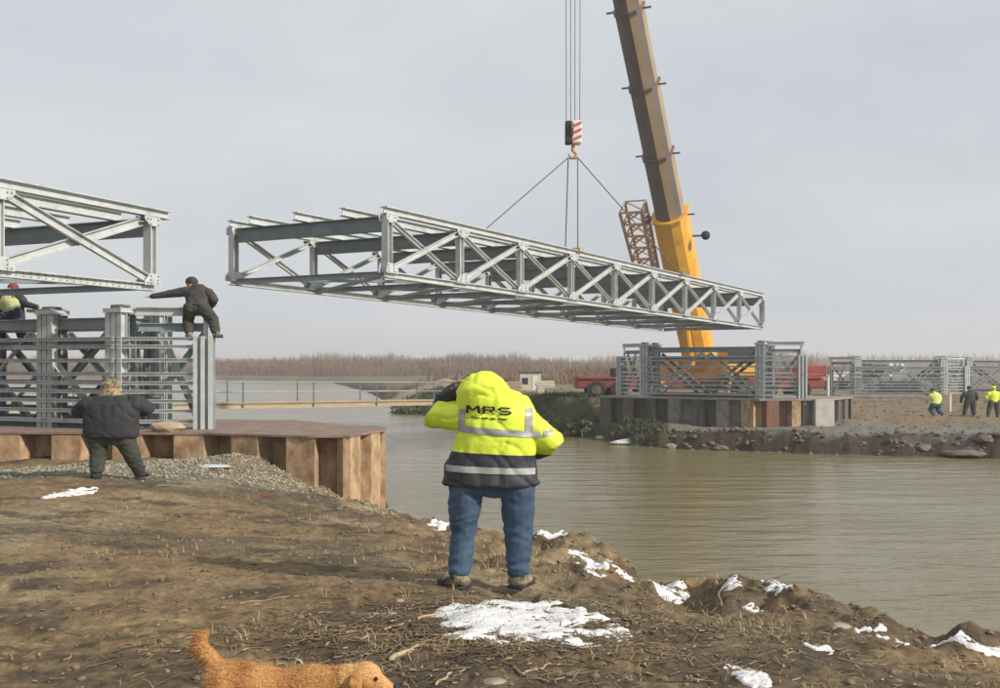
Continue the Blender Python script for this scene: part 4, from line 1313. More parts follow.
# -- the man in black by the near deck
Y2 = 17.5
k2 = Y2 / F
f2 = lambda px: (px - 111) * k2
g2 = lambda py: (480 - py) * k2
x2 = (111 - 500) / F * Y2
J = dict(
    spine=[(0.0, 0, 0.78), (0, 0, 0.98), (-0.02, 0.02, 1.22), (0, 0.03, 1.44)],
    jspine=[(0, 0, 0.76), (0, 0, 0.95), (0, 0.01, 1.15), (0.0, 0.02, 1.32), (0.0, 0.03, 1.45)],
    head=(-0.02, 0.06, 1.59), look=(-0.1, 1, -0.15),
    armL=[(-0.38, 0.02, 1.32), (-0.60, 0.10, 1.20), (-0.35, 0.33, 1.18)], armR=[(0.40, 0.02, 1.34), (0.62, 0.10, 1.24), (0.42, 0.36, 1.15)],
    legL=[(-0.22, 0, 0.76), (-0.24, 0.05, 0.43), (-0.24, -0.02, 0.12)], legR=[(0.2, 0, 0.76), (0.33, 0.08, 0.44), (0.43, 0.22, 0.12)],
    toeL=(-0.6, 1, 0), toeR=(0.3, 1, 0))
S = dict(tw=[0.4, 0.4, 0.42, 0.28], td=[0.19, 0.19, 0.19, 0.13], hr=(0.165, 0.13, 0.15), ar=[0.16, 0.125, 0.09], lr=[0.20, 0.155, 0.105], lb=[0.17, 0.14, 0.10],
         jw=[0.48, 0.49, 0.5, 0.46, 0.26], jd=[0.25, 0.25, 0.25, 0.23, 0.15], trousers='darkgreen', jacket='blackcloth', shoe=0.10, shoemat='blackcloth',
         hat='cap', hatmat='camo', wr=0.014, ws=5, collar=None)
m2, _ = person((x2, Y2, H(x2, Y2) - 0.01), 0.05, 'heavy man in black with a tan camouflage cap standing before the near deck', J, S, 0.02)
g = Geo().tube([(-0.01, 0.03, 1.44), (-0.02, 0.05, 1.54)], [0.23, 0.17], 12, lateral=(1, 0, 0), radb=[0.13, 0.12])
m2.skin(g, 'neck_scarf', M['camo'], 0.016)

# -- the man bending on the corner column
Y3 = CRl.y - 0.05
k3 = Y3 / F
J = dict(
    spine=[(-0.10, -0.02, 0.68), (-0.10, 0.06, 0.84), (-0.13, 0.15, 1.02), (-0.20, 0.22, 1.14)],
    head=(-0.30, 0.27, 1.27), look=(-0.7, 0.6, -0.4),
    armL=[(-0.36, 0.2, 1.08), (-0.78, 0.22, 1.02), (-1.22, 0.2, 0.95)], handL=(-1, 0, -0.05),
    armR=[(0.12, 0.15, 1.03), (0.32, 0.05, 0.85), (0.16, 0.25, 0.72)],
    legL=[(-0.24, -0.02, 0.66), (-0.36, 0.18, 0.38), (-0.28, 0.02, 0.09)], legR=[(0.04, -0.02, 0.66), (0.24, 0.16, 0.40), (0.34, 0.03, 0.09)],
    toeL=(-0.6, 1, 0), toeR=(0.6, 1, 0))
S = dict(tw=[0.24, 0.24, 0.27, 0.18], td=[0.14, 0.14, 0.15, 0.11], hr=(0.13, 0.13, 0.14), ar=[0.12, 0.095, 0.07], lr=[0.17, 0.14, 0.10],
         trousers='darkgreen', jacket='brownjacket', shoe=0.075, shoemat='boot', hat='beanie', hatmat='hair', wr=0.012, ws=6, collar=0.06)
xs3 = (201 - 500) / F * Y3
m3, _ = person((xs3, Y3, DZ + 2.155), 0, 'man in a brown jacket bending over on top of the corner column', J, S, 0.02)

# -- the man at the left edge behind the bars
Y4 = 26.6
J = dict(
    spine=[(0.0, 0, 0.78), (-0.04, 0.02, 0.98), (-0.10, 0.04, 1.18), (-0.1, 0.05, 1.33)],
    head=(-0.03, 0.02, 1.47), look=(0.9, -0.4, -0.3),
    armL=[(-0.34, 0.05, 1.24), (-0.50, -0.02, 1.0), (-0.28, -0.12, 0.85)], armR=[(0.14, 0.03, 1.24), (0.36, -0.05, 1.05), (0.66, -0.1, 0.98)],
    legL=[(-0.15, 0, 0.76), (-0.3, 0.02, 0.44), (-0.45, 0.0, 0.11)], legR=[(0.1, 0, 0.76), (0.16, -0.02, 0.44), (0.24, 0.0, 0.11)],
    toeL=(-0.2, -1, 0), toeR=(0.8, -1, 0))
S = dict(tw=[0.26, 0.26, 0.3, 0.2], td=[0.15, 0.15, 0.16, 0.12], hr=(0.13, 0.12, 0.14), ar=[0.115, 0.09, 0.07], lr=[0.18, 0.15, 0.11],
         trousers='navy', jacket='navy', shoe=0.08, shoemat='blackcloth', hat='cap', hatmat='redcloth', wr=0.01, ws=6)
x4 = (14 - 500) / F * Y4
z4 = CAMH + (HOR - 344) / F * Y4
m4, j4 = person((x4, Y4, z4), 0, 'man in a red cap and pale vest working behind the bars at the left edge', J, S, 0.02)
g = Geo().tube([(-0.05, 0.02, 0.92), (-0.1, 0.04, 1.10), (-0.11, 0.05, 1.24)], [0.33, 0.36, 0.28], 14, lateral=(1, 0, 0), radb=[0.21, 0.215, 0.18])
m4.skin(g, 'vest', M['palevest'], 0.02)
# the scaffold board he stands on, and a timber lying across the girder
bt = thing('scaffold_board', (x4, Y4, z4 - 0.1), 'scaffold boards laid over the girders under the man at the left edge', 'board')
for dy in (-0.18, 0.08):
    Geo().box((x4 - 0.6, Y4 + dy + 0.05, z4 - 0.03), (3.2, 0.23, 0.05)).out('plank', M['timber'], bt)
for xx in (-1.6, 0.9):
    beam('putlog', (x4 + xx - 0.3, Y4 - 1.3, z4 - 0.11), (x4 + xx - 0.3, Y4 + 1.3, z4 - 0.11), 'box', 0.1, 0.1, M['steel_dull'], bt)
q = P(47, 311, 25.9)
tb = Geo().box(q, (0.95, 0.22, 0.08), 0.1).out('timber_offcut', M['timber'], None, at=q)
tag(tb, 'short pale timber lying on the top of the near pier', 'timber')

# -- three workers on the far bank
def worker(px, py, h, label, jacket, trousers, pose, hat='beanie', hatmat='hair'):
    Y = 57.5
    x = (px - 500) / F * Y
    sc = h / 1.7
    if pose == 'kneel':
        J = dict(spine=[(0, 0, .72), (0.02, 0.05, .92), (.0, .10, 1.14), (-.04, .14, 1.34)], head=(-.1, .18, 1.5), look=(-.8, .4, -.4),
                 armL=[(-.27, .1, 1.22), (-.40, .2, 1.0), (-.36, .36, .85)], armR=[(.26, .1, 1.2), (.36, .15, .95), (.2, .34, .8)],
                 legL=[(-.14, 0, .7), (-.2, .25, .42), (-.1, .0, .12)], legR=[(.14, 0, .7), (.22, .2, .40), (.38, -.1, .12)])
    else:
        J = dict(spine=[(0, 0, .86), (0, 0, 1.05), (.0, .02, 1.27), (0, .03, 1.44)], head=(0.0, .04, 1.6), look=(0, 1, 0),
                 armL=[(-.32, 0, 1.33), (-.46, .04, 1.08), (-.40, .2, .88)], armR=[(.32, 0, 1.33), (.46, .04, 1.08), (.40, .2, .88)],
                 legL=[(-.17, 0, .84), (-.26, .03, .46), (-.34, 0, .12)], legR=[(.17, 0, .84), (.2, .03, .46), (.24, 0, .12)])
    S = dict(tw=[.26, .26, .30, .2], td=[.15, .15, .16, .12], hr=(.13, .125, .145), ar=[.12, .1, .075], lr=[.18, .15, .11],
             trousers=trousers, jacket=jacket, shoe=.08, shoemat='boot', hat=hat, hatmat=hatmat, wr=.01, ws=6, collar=.08)
    for key, v in J.items():
        if isinstance(v, list):
            J[key] = [tuple(q * sc for q in p) for p in v]
        elif key == 'head':
            J[key] = tuple(q * sc for q in v)
    return person((x, Y, H(x, Y) - 0.01), 0.1, label, J, S, 0.026)
worker(936, 418, 1.72, 'worker in a yellow jacket and blue jeans crouching on the far bank', 'hivis_far', 'jean', 'kneel')
worker(970, 413, 1.75, 'worker all in dark clothes standing on the far bank', 'blackcloth', 'blackcloth', 'stand')
worker(994, 413, 1.72, 'worker in a bright yellow jacket at the right edge of the far bank', 'hivis', 'darkgreen', 'stand', 'cap', 'hivis')

# ------------------------------------------------------------------ the dog
DY = 4.45
kd = DY / F
dX = lambda px: (px - 500) * kd
dZ = lambda py: CAMH - (py - HOR) * kd
gd = H(dX(290), DY)
dog = thing('dog', (dX(290), DY, gd), 'ginger dog walking to the right along the bottom edge', 'dog')
g = Geo()
sp = [(dX(222), DY, dZ(680)), (dX(245), DY, dZ(684)), (dX(280), DY, dZ(691)), (dX(315), DY, dZ(691)), (dX(338), DY, dZ(686))]
g.tube(sp, [0.098, 0.105, 0.10, 0.112, 0.085], 16, lateral=(0, 1, 0), radb=[0.092, 0.10, 0.10, 0.12, 0.09])
g.ell((dX(314), DY, dZ(700)), (0.12, 0.095, 0.14))                                  # deep chest
g.tube([(dX(330), DY, dZ(686)), (dX(347), DY - 0.01, dZ(680)), (dX(360), DY - 0.02, dZ(677))], [0.085, 0.072, 0.066], 12)
hc = Vector((dX(366), DY - 0.03, dZ(676)))
g.ell(hc, (0.078, 0.068, 0.068))
g.tube([hc + Vector((0.04, -0.01, -0.012)), hc + Vector((0.095, -0.015, -0.036)), hc + Vector((0.118, -0.017, -0.04))], [0.048, 0.034, 0.027], 10)
g.tube([hc + Vector((0.03, -0.01, -0.045)), hc + Vector((0.09, -0.015, -0.062))], [0.035, 0.02], 8)    # jaw
# tail
g.tube([(dX(224), DY, dZ(671)), (dX(210), DY - 0.01, dZ(656)), (dX(199), DY, dZ(647)), (dX(200), DY + .02, dZ(637)), (dX(206), DY + .03, dZ(634))], [0.03, 0.036, 0.042, 0.034, 0.016], 10)
gz_ = gd
def hind(x, y, fwd):
    hp = Vector((x, y, dZ(690)))
    kn = Vector((x + 0.07 + fwd, y, gz_ + 0.25)); hk_ = Vector((x - 0.06 + fwd, y, gz_ + 0.14)); ft = Vector((x - 0.04 + fwd, y, gz_ + 0.025))
    g.tube([hp, kn, hk_, ft], [0.085, 0.05, 0.026, 0.022], 10)
    g.tube([ft, ft + Vector((0.05, 0, 0))], [0.025, 0.022], 8, radb=[0.02, 0.018])
def fore(x, y, fwd):
    sh = Vector((x, y, dZ(704)))
    el = Vector((x - 0.02, y, gz_ + 0.26)); wr_ = Vector((x + fwd * .6, y, gz_ + 0.10)); ft = Vector((x + fwd, y, gz_ + 0.025))
    g.tube([sh, el, wr_, ft], [0.065, 0.042, 0.027, 0.023], 10)
    g.tube([ft, ft + Vector((0.045, 0, 0))], [0.026, 0.022], 8, radb=[0.02, 0.018])
hind(dX(228), DY - 0.06, 0.03); hind(dX(228), DY + 0.06, -0.07)
fore(dX(318), DY - 0.055, 0.05); fore(dX(318), DY + 0.055, -0.04)
body = g.skin('body', M['fur'], dog, 0.011, it=3, wrinkle=0.004, wscale=22)
for sg in (-1, 1):
    e = Geo()
    q = hc + Vector((-0.025, sg * 0.062, 0.03))
    e.tube([q, q + Vector((-0.006, sg * 0.022, -0.03)), q + Vector((0.006, sg * 0.024, -0.075))], [0.028, 0.034, 0.014], 10, lateral=(1, 0, 0), radb=[0.01, 0.01, 0.006])
    e.skin('ear', M['fur'], dog, 0.006, it=2)
    Geo().ell(hc + Vector((0.055, sg * 0.042 - 0.01, 0.012)), (0.009, 0.008, 0.009), 8, 6).out('eye', M['letter'], dog, True)
Geo().ell(hc + Vector((0.138, -0.018, -0.034)), (0.016, 0.018, 0.014), 10, 8).out('nose', M['black'], dog, True)
# coat of short hair
me = body.data
nv = len(me.polygons)
cen = np.array([p.center[:] for p in me.polygons]); nor = np.array([p.normal[:] for p in me.polygons])
sel = rng.integers(0, nv, 42000)
c0 = cen[sel] + rng.normal(0, 0.004, (len(sel), 3)); n0 = nor[sel]
flow = np.array([-1.0, 0, -0.25])
dr = n0 * 0.55 + flow + rng.normal(0, 0.22, n0.shape)
dr /= np.linalg.norm(dr, axis=1)[:, None]
ln = rng.uniform(0.006, 0.013, len(sel))[:, None]
istail = (c0[:, 0] < (dX(216) - dX(290)))[:, None]
ln = np.where(istail, ln * 1.6, ln)
sdv_ = np.cross(dr, n0); sdv_ /= (np.linalg.norm(sdv_, axis=1)[:, None] + 1e-6)
wd2 = 0.0012
base_ = np.array(ROOT[dog.name])
Va = c0 - sdv_ * wd2 + base_; Vb = c0 + sdv_ * wd2 + base_; Vc = c0 + dr * ln + base_
VV = np.stack([Va, Vb, Vc], 1).reshape(-1, 3)
hx_ = dX(342) - dX(290)
body.data.materials.append(M['furhead'])
for p in body.data.polygons:
    if p.center.x + 0.3 * p.center.z - 0.1 > hx_:
        p.material_index = 1
fo = np_mesh('fur', VV, np.arange(len(VV)).reshape(-1, 3), M['fur'], 'stuff', parent=dog)
fo.data.materials.append(M['furhead'])
mk = (c0[:, 0] + 0.3 * c0[:, 2] - 0.1 + rng.normal(0, 0.015, len(c0)) > hx_) | (rng.random(len(c0)) < 0.12)
fo.data.polygons.foreach_set('material_index', mk.astype(np.int32))

# ------------------------------------------------------------------ scatter helpers
def ico(seed, sub=1, jit=0.25, flat=0.7):
    bm = bmesh.new()
    bmesh.ops.create_icosphere(bm, subdivisions=sub, radius=1)
    rs = np.random.default_rng(seed)
    V = np.array([v.co[:] for v in bm.verts]); T = np.array([[v.index for v in f.verts] for f in bm.faces])
    bm.free()
    V *= (1 + rs.uniform(-jit, jit, (len(V), 1)))
    V[:, 2] *= flat
    return V, T

def scatter(name, temps, xs, ys, zs, sx, sy, sz, rot, m, kind='stuff', smooth=False):
    VV, TT = [], []
    off = 0
    which = rng.integers(0, len(temps), len(xs))
    for w, (V, T) in enumerate(temps):
        s = np.where(which == w)[0]
        if not len(s):
            continue
        ca, sa = np.cos(rot[s])[:, None], np.sin(rot[s])[:, None]
        X = V[None, :, 0] * sx[s][:, None]; Y = V[None, :, 1] * sy[s][:, None]; Z = V[None, :, 2] * sz[s][:, None]
        x2 = X * ca - Y * sa + xs[s][:, None]; y2 = X * sa + Y * ca + ys[s][:, None]; z2 = Z + zs[s][:, None]
        VV.append(np.stack([x2, y2, z2], -1).reshape(-1, 3))
        TT.append((T[None] + (np.arange(len(s)) * len(V))[:, None, None]).reshape(-1, 3) + off)
        off += len(s) * len(V)
    return np_mesh(name, np.concatenate(VV), np.concatenate(TT), m, kind, smooth=smooth)

st_t = [ico(i, 1, 0.34, 0.75) for i in range(8)]
def stones(name, n, cx, cy, rx, ry, s0, s1, m, label, gauss=True, cond=None):
    if gauss:
        xs = rng.normal(cx, rx, n); ys = rng.normal(cy, ry, n)
    else:
        xs = rng.uniform(cx - rx, cx + rx, n); ys = rng.uniform(cy - ry, cy + ry, n)
    z, dn_, df_ = land(xs, ys)
    ok = np.ones(n, bool) if cond is None else cond(xs, ys, z, dn_, df_)
    xs, ys, z = xs[ok], ys[ok], z[ok]
    r = s0 + (s1 - s0) * rng.random(len(xs)) ** 3
    o = scatter(name, st_t, xs, ys, z + r * 0.15, r * rng.uniform(.8, 1.4, len(xs)), r, r * rng.uniform(.6, 1.1, len(xs)), rng.uniform(0, 6.3, len(xs)), m)
    o['label'] = label
    o['category'] = 'gravel'
    return o
near_ok = lambda x, y, z, a, c_: (a > -0.15) & (z > WATER) & ~((y > 21.6) & (x < -2.3))
stones('gravel', 9000, -6.4, 19.7, 2.8, 0.8, 0.008, 0.042, M['gravel'], 'loose grey and tan gravel in front of the near sheet piles', cond=near_ok)
stones('pebbles', 5000, 0, 9, 7, 4.5, 0.003, 0.02, M['clod'], 'small pebbles strewn over the near bank', gauss=False, cond=near_ok)
stones('earth_clods', 11000, 0.0, 10.5, 6, 6, 0.005, 0.034, M['clod'], 'crumbled earth clods along the near bank', gauss=False, cond=lambda x, y, z, a, c_: near_ok(x, y, z, a, c_) & ((a < 1.2) | (rng.random(len(x)) < 0.25)))
stones('rubble', 6500, 24, 44, 22, 6, 0.02, 0.17, M['rock'], 'brown rubble along the edge of the far bank', gauss=False, cond=lambda x, y, z, a, c_: (c_ > -0.4) & (c_ < 2.6) & (x > 6))

stones('debris', 2600, 30, 58, 16, 14, 0.02, 0.10, M['rock'], 'small scattered debris over the flat far bank', gauss=False, cond=lambda x, y, z, a, c_: (c_ > 2.5))

# dry grass tufts and green cover
def blades(name, xs, ys, zs, h0, h1, w, m, label, cat, lean=0.5, per=5):
    n = len(xs)
    xs = np.repeat(xs, per); ys = np.repeat(ys, per); zs = np.repeat(zs, per)
    k_ = n * per
    xs = xs + rng.normal(0, 0.02, k_); ys = ys + rng.normal(0, 0.02, k_)
    h = rng.uniform(h0, h1, k_)
    an = rng.uniform(0, 6.283, k_); le = rng.uniform(0.1, lean, k_) * h
    w_ = w * rng.uniform(.6, 1.3, k_)
    px, py = -np.sin(an) * w_, np.cos(an) * w_
    b0 = np.stack([xs - px, ys - py, zs - 0.01], 1); b1 = np.stack([xs + px, ys + py, zs - 0.01], 1)
    m0 = np.stack([xs + np.cos(an) * le * .4 + px * .6, ys + np.sin(an) * le * .4 + py * .6, zs + h * .6], 1)
    m1 = np.stack([xs + np.cos(an) * le * .4 - px * .6, ys + np.sin(an) * le * .4 - py * .6, zs + h * .6], 1)
    tp_ = np.stack([xs + np.cos(an) * le * 1.4, ys + np.sin(an) * le * 1.4, zs + h * .9], 1)
    VV = np.stack([b0, b1, m0, m1, tp_], 1).reshape(-1, 3)
    T = np.array([[0, 1, 2], [0, 2, 3], [3, 2, 4]])
    TT = (T[None] + (np.arange(k_) * 5)[:, None, None]).reshape(-1, 3)
    o = np_mesh(name, VV, TT, m, 'stuff')
    o['label'] = label; o['category'] = cat
    return o
n = 26000
xs = rng.uniform(-6, 7, n); ys = rng.uniform(3.5, 20, n)
z, dn_, df_ = land(xs, ys)
dens = sm(fbm(xs * 1.1, ys * 1.1, 3, 161), -0.15, 0.6) * (0.25 + 0.75 * sm(-dn_, -2.5, -0.3))
ok = (dn_ > -0.5) & (rng.random(n) < dens * np.where(xs < -0.8, 0.25, 1.0)) & (z > WATER + 0.1)
blades('dry_grass', xs[ok], ys[ok], z[ok], 0.02, 0.085, 0.004, M['straw'], 'short dry yellow grass on the near bank', 'grass', 1.6, 4)
n = 24000
xs = rng.uniform(-14, 9, n); ys = rng.uniform(44, 96, n)
z, dn_, df_ = land(xs, ys)
ok = (df_ > 0) & (df_ < 6.5) & (rng.random(n) < sm(fbm(xs * .5, ys * .5, 3, 171), -0.5, 0.3)) & (xs < 8.2 - 0.0 * ys) & ~((ys > 47.5) & (xs > 5.0) & (ys < 60) & (xs > 5.3 - 0) & (ys > 54.5 - (xs - 5.2) * .63))
blades('bank_weeds', xs[ok], ys[ok], z[ok], 0.1, 0.45, 0.03, M['green'], 'dark green weeds covering the far bank beside the abutment', 'weeds', 0.9, 5)

# litter of fine twigs
def twigs(name, n, cx, cy, rx, ry, l0, l1, r, m, label):
    xs = rng.normal(cx, rx, n); ys = rng.normal(cy, ry, n)
    z, dn_, _ = land(xs, ys)
    ok = dn_ > 0
    xs, ys, z = xs[ok], ys[ok], z[ok]
    n = len(xs)
    L_ = rng.uniform(l0, l1, n); an = rng.uniform(0, 3.1416, n); ti = rng.normal(0, 0.12, n)
    tv, tt_ = [], []
    sec = [(math.cos(a), math.sin(a)) for a in (0.5, 2.6, 4.7)]
    V = np.array([(x, c_, s_) for x in (-0.5, 0.5) for c_, s_ in sec])
    T = np.array([(0, 1, 4), (0, 4, 3), (1, 2, 5), (1, 5, 4), (2, 0, 3), (2, 3, 5)])
    X = V[None, :, 0] * L_[:, None]; rr = r * rng.uniform(.5, 1.4, n)[:, None]
    Yc = V[None, :, 1] * rr; Zc = V[None, :, 2] * rr + X * ti[:, None]
    ca, sa = np.cos(an)[:, None], np.sin(an)[:, None]
    VV = np.stack([X * ca - Yc * sa + xs[:, None], X * sa + Yc * ca + ys[:, None], Zc + z[:, None] + 0.012], -1).reshape(-1, 3)
    TT = (T[None] + (np.arange(n) * 6)[:, None, None]).reshape(-1, 3)
    o = np_mesh(name, VV, TT, m, 'stuff')
    o['label'] = label; o['category'] = 'twigs'
twigs('twig_litter', 2400, -0.2, 6.5, 0.95, 0.55, 0.03, 0.22, 0.0035, M['twig'], 'fine dark twig litter around the snow patch')
twigs('wood_chips', 700, 0.4, 6.6, 1.5, 0.9, 0.012, 0.06, 0.006, M['stick'], 'pale wood chips strewn around the burnt litter')
twigs('straw_litter', 1300, 0.3, 7.0, 3.2, 2.2, 0.03, 0.16, 0.0022, M['straw'], 'thin straws scattered over the near bank')

# ------------------------------------------------------------------ larger sticks, stones, scraps
def gp(px, py, z=None):
    """where the line of sight through a photo pixel meets the land"""
    d = ((px - 500) / F, -(py - HOR) / F)
    ys_ = np.exp(np.linspace(math.log(3), math.log(90), 3000))
    hz_ = HV(d[0] * ys_, ys_)
    ray = CAMH + d[1] * ys_
    i = int(np.argmax(ray < hz_))
    return Vector((d[0] * ys_[i], ys_[i], hz_[i]))

def stick(p0, p1, r, m, label, group, bend=0.05, name='stick'):
    a, c_ = gp(*p0), gp(*p1)
    pts = []
    sd_ = Vector((-(c_ - a).y, (c_ - a).x, 0))
    for i in range(6):
        q = a.lerp(c_, i / 5) + sd_ * bend * math.sin(i * 1.7)
        pts.append(Vector((q.x, q.y, max(q.z, H(q.x, q.y)) + r * 0.6)))
    g = Geo().tube(pts, [r * (1 - 0.07 * i) for i in range(6)], 7)
    o = g.out(name, m, None, True, at=a)
    tag(o, label, 'stick', group)
    return o
GS = 'sticks lying on the near bank'
stick((391, 662), (420, 648), 0.019, M['stick'], 'thick pale stick lying below the burnt litter, left of the snow', GS)
stick((347, 634), (372, 631), 0.009, M['stick'], 'short pale stick at the left end of the burnt litter', GS)
stick((362, 643), (368, 632), 0.008, M['stick'], 'little stick crossing the short pale one', GS)
stick((374, 616), (396, 615), 0.008, M['plastic'], 'straight whitish stick at the top of the burnt litter', GS)
stick((385, 631), (412, 622), 0.009, M['stick'], 'brown stick slanting through the burnt litter', GS)
stick((418, 620), (446, 612), 0.010, M['stick'], 'tan stick between the boots and the snow', GS)
stick((415, 672), (470, 670), 0.008, M['twig'], 'long dark stick lying flat near the bottom edge', GS)
stick((500, 664), (545, 684), 0.010, M['twig'], 'dark stick running down to the bottom edge', GS)
stick((522, 676), (552, 665), 0.008, M['stick'], 'thin stick crossing a dark one below the snow', GS)
stick((436, 686), (452, 674), 0.009, M['stick'], 'stub of stick at the bottom edge right of the dog', GS)
stick((296, 661), (311, 670), 0.009, M['plastic'], 'white splinter lying just behind the dog', GS)
stick((240, 604), (300, 597), 0.005, M['straw'], 'long thin straw lying alone on bare soil', GS)
# branch sticking out over the water
q = gp(752, 590)
g = Geo()
g.tube([q, q + Vector((0.16, 0.1, 0.06)), q + Vector((0.46, 0.2, 0.12))], [0.010, 0.008, 0.004], 6)
g.tube([q + Vector((0.1, 0.05, 0.03)), q + Vector((0.25, 0.0, 0.11))], [0.006, 0.003], 6)
g.tube([q, q + Vector((-0.12, 0.1, 0.05))], [0.008, 0.004], 6)
tag(g.out('branch', M['twig'], None, True, at=q), 'thin dark branch sticking out over the water from the right-hand mound', 'branch')

def rock(px, py, s, m, label, name='stone', flat=0.6, group=None, seed=1, cat='stone'):
    q = gp(px, py)
    q = q - Vector((0, 0, 0.3 * s[2] * flat))
    V, T = ico(seed, 2, 0.2, flat)
    V = V * np.array(s)
    g = Geo().add([Vector(v) + q for v in V], [tuple(int(i) for i in f) for f in T])
    o = g.out(name, m, None, False, at=q)
    tag(o, label, cat, group)
    return o
rock(399, 601, (0.045, 0.035, 0.03), M['stone'], 'small tan stone just left of the yellow-jacketed man and his boots', seed=2)
rock(497, 682, (0.085, 0.05, 0.04), M['gravel'], 'flat tan stone at the bottom edge below the snow', seed=3)
rock(508, 609, (0.05, 0.04, 0.045), M['gravel'], 'yellowish stone at the upper edge of the large snow patch', seed=4)
rock(838, 626, (0.09, 0.06, 0.05), M['gravel'], 'pale stone at the foot of the right-hand mound', seed=5)
rock(965, 453, (1.0, 0.8, 0.32), M['rock'], 'large flat slab at the far water line, right side', seed=6, flat=0.45)
rock(925, 447, (0.42, 0.36, 0.3), M['rock'], 'brown boulder left of the large flat slab', seed=7)
rock(985, 438, (0.4, 0.36, 0.32), M['rock'], 'brown boulder on the bank above the large flat slab', seed=8)
rock(600, 440, (0.35, 0.3, 0.25), M['concrete_dk'], 'dull boulder in the green bank left of the abutment', seed=9)
rock(672, 447, (0.4, 0.32, 0.25), M['concrete_dk'], 'grey concrete lump at the water line below the abutment', seed=10)
rock(720, 449, (0.36, 0.3, 0.25), M['rock'], 'brown lump at the water line below the abutment', seed=12)
# rubbish at the near sheet piles
rock(213, 466, (0.34, 0.2, 0.10), M['plastic'], 'crumpled pale plastic sheet lying on the gravel', 'plastic_sheet', 0.4, seed=13, cat='sheet')
rock(266, 496, (0.11, 0.07, 0.06), M['redcloth'], 'small red scrap on the gravel slope', 'scrap', 0.7, seed=14, cat='scrap')
rock(628, 442, (0.85, 0.35, 0.3), M['snow'], 'white sack at the far water line left of the abutment', 'sack', 0.6, seed=15, cat='sack')
q = P(168, 429, 22.35); q.z = DZ
g = Geo()
V, T = ico(17, 2, 0.16, 0.5)
g.add([Vector(v) * 1.0 for v in (V * np.array((0.42, 0.22, 0.30)))], [tuple(int(i) for i in f) for f in T])
g.xf(Matrix.Translation(q + Vector((0, 0, 0.09))))
tag(g.out('sack', M['timber'], None, False, at=q), 'tan sack lying on the deck right of the man in black', 'sack')
# green-black bush at the water line left of the man
q = gp(412, 412)

# ------------------------------------------------------------------ snow patches
def snow(px0, py0, px1, py1, label, thr=0.0, seed=0, freq=3.0, thick=0.014, kk=0.62):
    a = gp((px0 + px1) / 2, (py0 + py1) / 2)
    l, r_ = (px0 - 500) / F * a.y, (px1 - 500) / F * a.y
    yb, yf = gp((px0 + px1) / 2, py1).y, gp((px0 + px1) / 2, py0).y
    if yf - yb > 2.2 or yf < yb:
        yf = yb + 0.6
    m_ = 1.25
    cx, cy = (l + r_) / 2, (yb + yf) / 2
    hx, hy = (r_ - l) / 2, max((yf - yb) / 2, 0.07)
    step = max(0.012, min(hx, hy) / 14)
    gx_ = np.arange(cx - hx * m_, cx + hx * m_, step); gy_ = np.arange(cy - hy * m_, cy + hy * m_, step)
    X, Y = np.meshgrid(gx_, gy_, indexing='ij')
    rr = np.sqrt(((X - cx) / hx) ** 2 + ((Y - cy) / hy) ** 2)
    f = (1.0 - rr) * kk + 0.75 * fbm(X * freq / max(hx, .25) * .6, Y * freq / max(hx, .25) * .9, 5, seed + 200, 0.62) - thr
    f = np.minimum(f, (1.15 - rr) * 3)
    z = HV(X.ravel(), Y.ravel()).reshape(X.shape)
    Z = z + np.clip(f * 0.07, -0.03, thick) + 0.005 * fbm(X * 14, Y * 14, 3, 9)
    id_ = np.arange(X.size).reshape(X.shape)
    keep = np.maximum.reduce([f[:-1, :-1], f[1:, :-1], f[1:, 1:], f[:-1, 1:]]) > -0.12
    Qd = np.stack([id_[:-1, :-1], id_[1:, :-1], id_[1:, 1:], id_[:-1, 1:]], -1)[keep]
    used = np.unique(Qd)
    if len(used) < 4:
        return
    remap = np.zeros(X.size, int); remap[used] = np.arange(len(used))
    VV = np.stack([X.ravel(), Y.ravel(), Z.ravel()], 1)[used]
    o = np_mesh('snow_patch', VV, remap[Qd], M['snow'], at=(cx, cy, float(z.mean())), smooth=True, k=4)
    tag(o, label, 'snow', 'snow patches on the banks')
    return o
snow(440, 604, 606, 648, 'large ragged snow patch on the ground right below the man in yellow', seed=3, freq=3.6, thick=0.03, kk=1.25)
snow(530, 529, 566, 541, 'small snow patch right of the man on the edge of the bank', seed=5)
snow(568, 556, 602, 570, 'snow patch halfway down the mound right of the man', seed=6)
snow(426, 520, 448, 530, 'snow patch at the bank edge just left of the man', seed=7)
snow(652, 584, 688, 600, 'snow patch at the left foot of the right-hand mound', seed=8)
snow(718, 578, 745, 589, 'thin strip of snow on top of the right-hand mound', seed=9)
snow(765, 583, 795, 591, 'flat snow strip near the outer end of the right-hand mound', seed=10)
snow(742, 604, 760, 612, 'tiny snow patch on the dark side of the right-hand mound', seed=11)
snow(806, 644, 830, 654, 'little snow patch on the slope below the mound', seed=12)
snow(735, 667, 768, 688, 'snow patch by the bottom edge, right of the middle', seed=13)
snow(905, 626, 985, 652, 'wide snow patch along the bank edge at lower right', seed=14, thick=0.03)
snow(856, 626, 908, 638, 'long thin snow strip along the bank edge, left of the wide one', seed=15)
snow(985, 642, 1003, 652, 'snow patch touching the right edge of the picture', seed=16)
snow(604, 626, 630, 640, 'small snow lump just right of the large patch', seed=17)
snow(612, 572, 640, 582, 'faint snow streak between the two mounds', seed=18)
snow(58, 488, 90, 498, 'white snow patch on the gravel left of the man in black', seed=19)

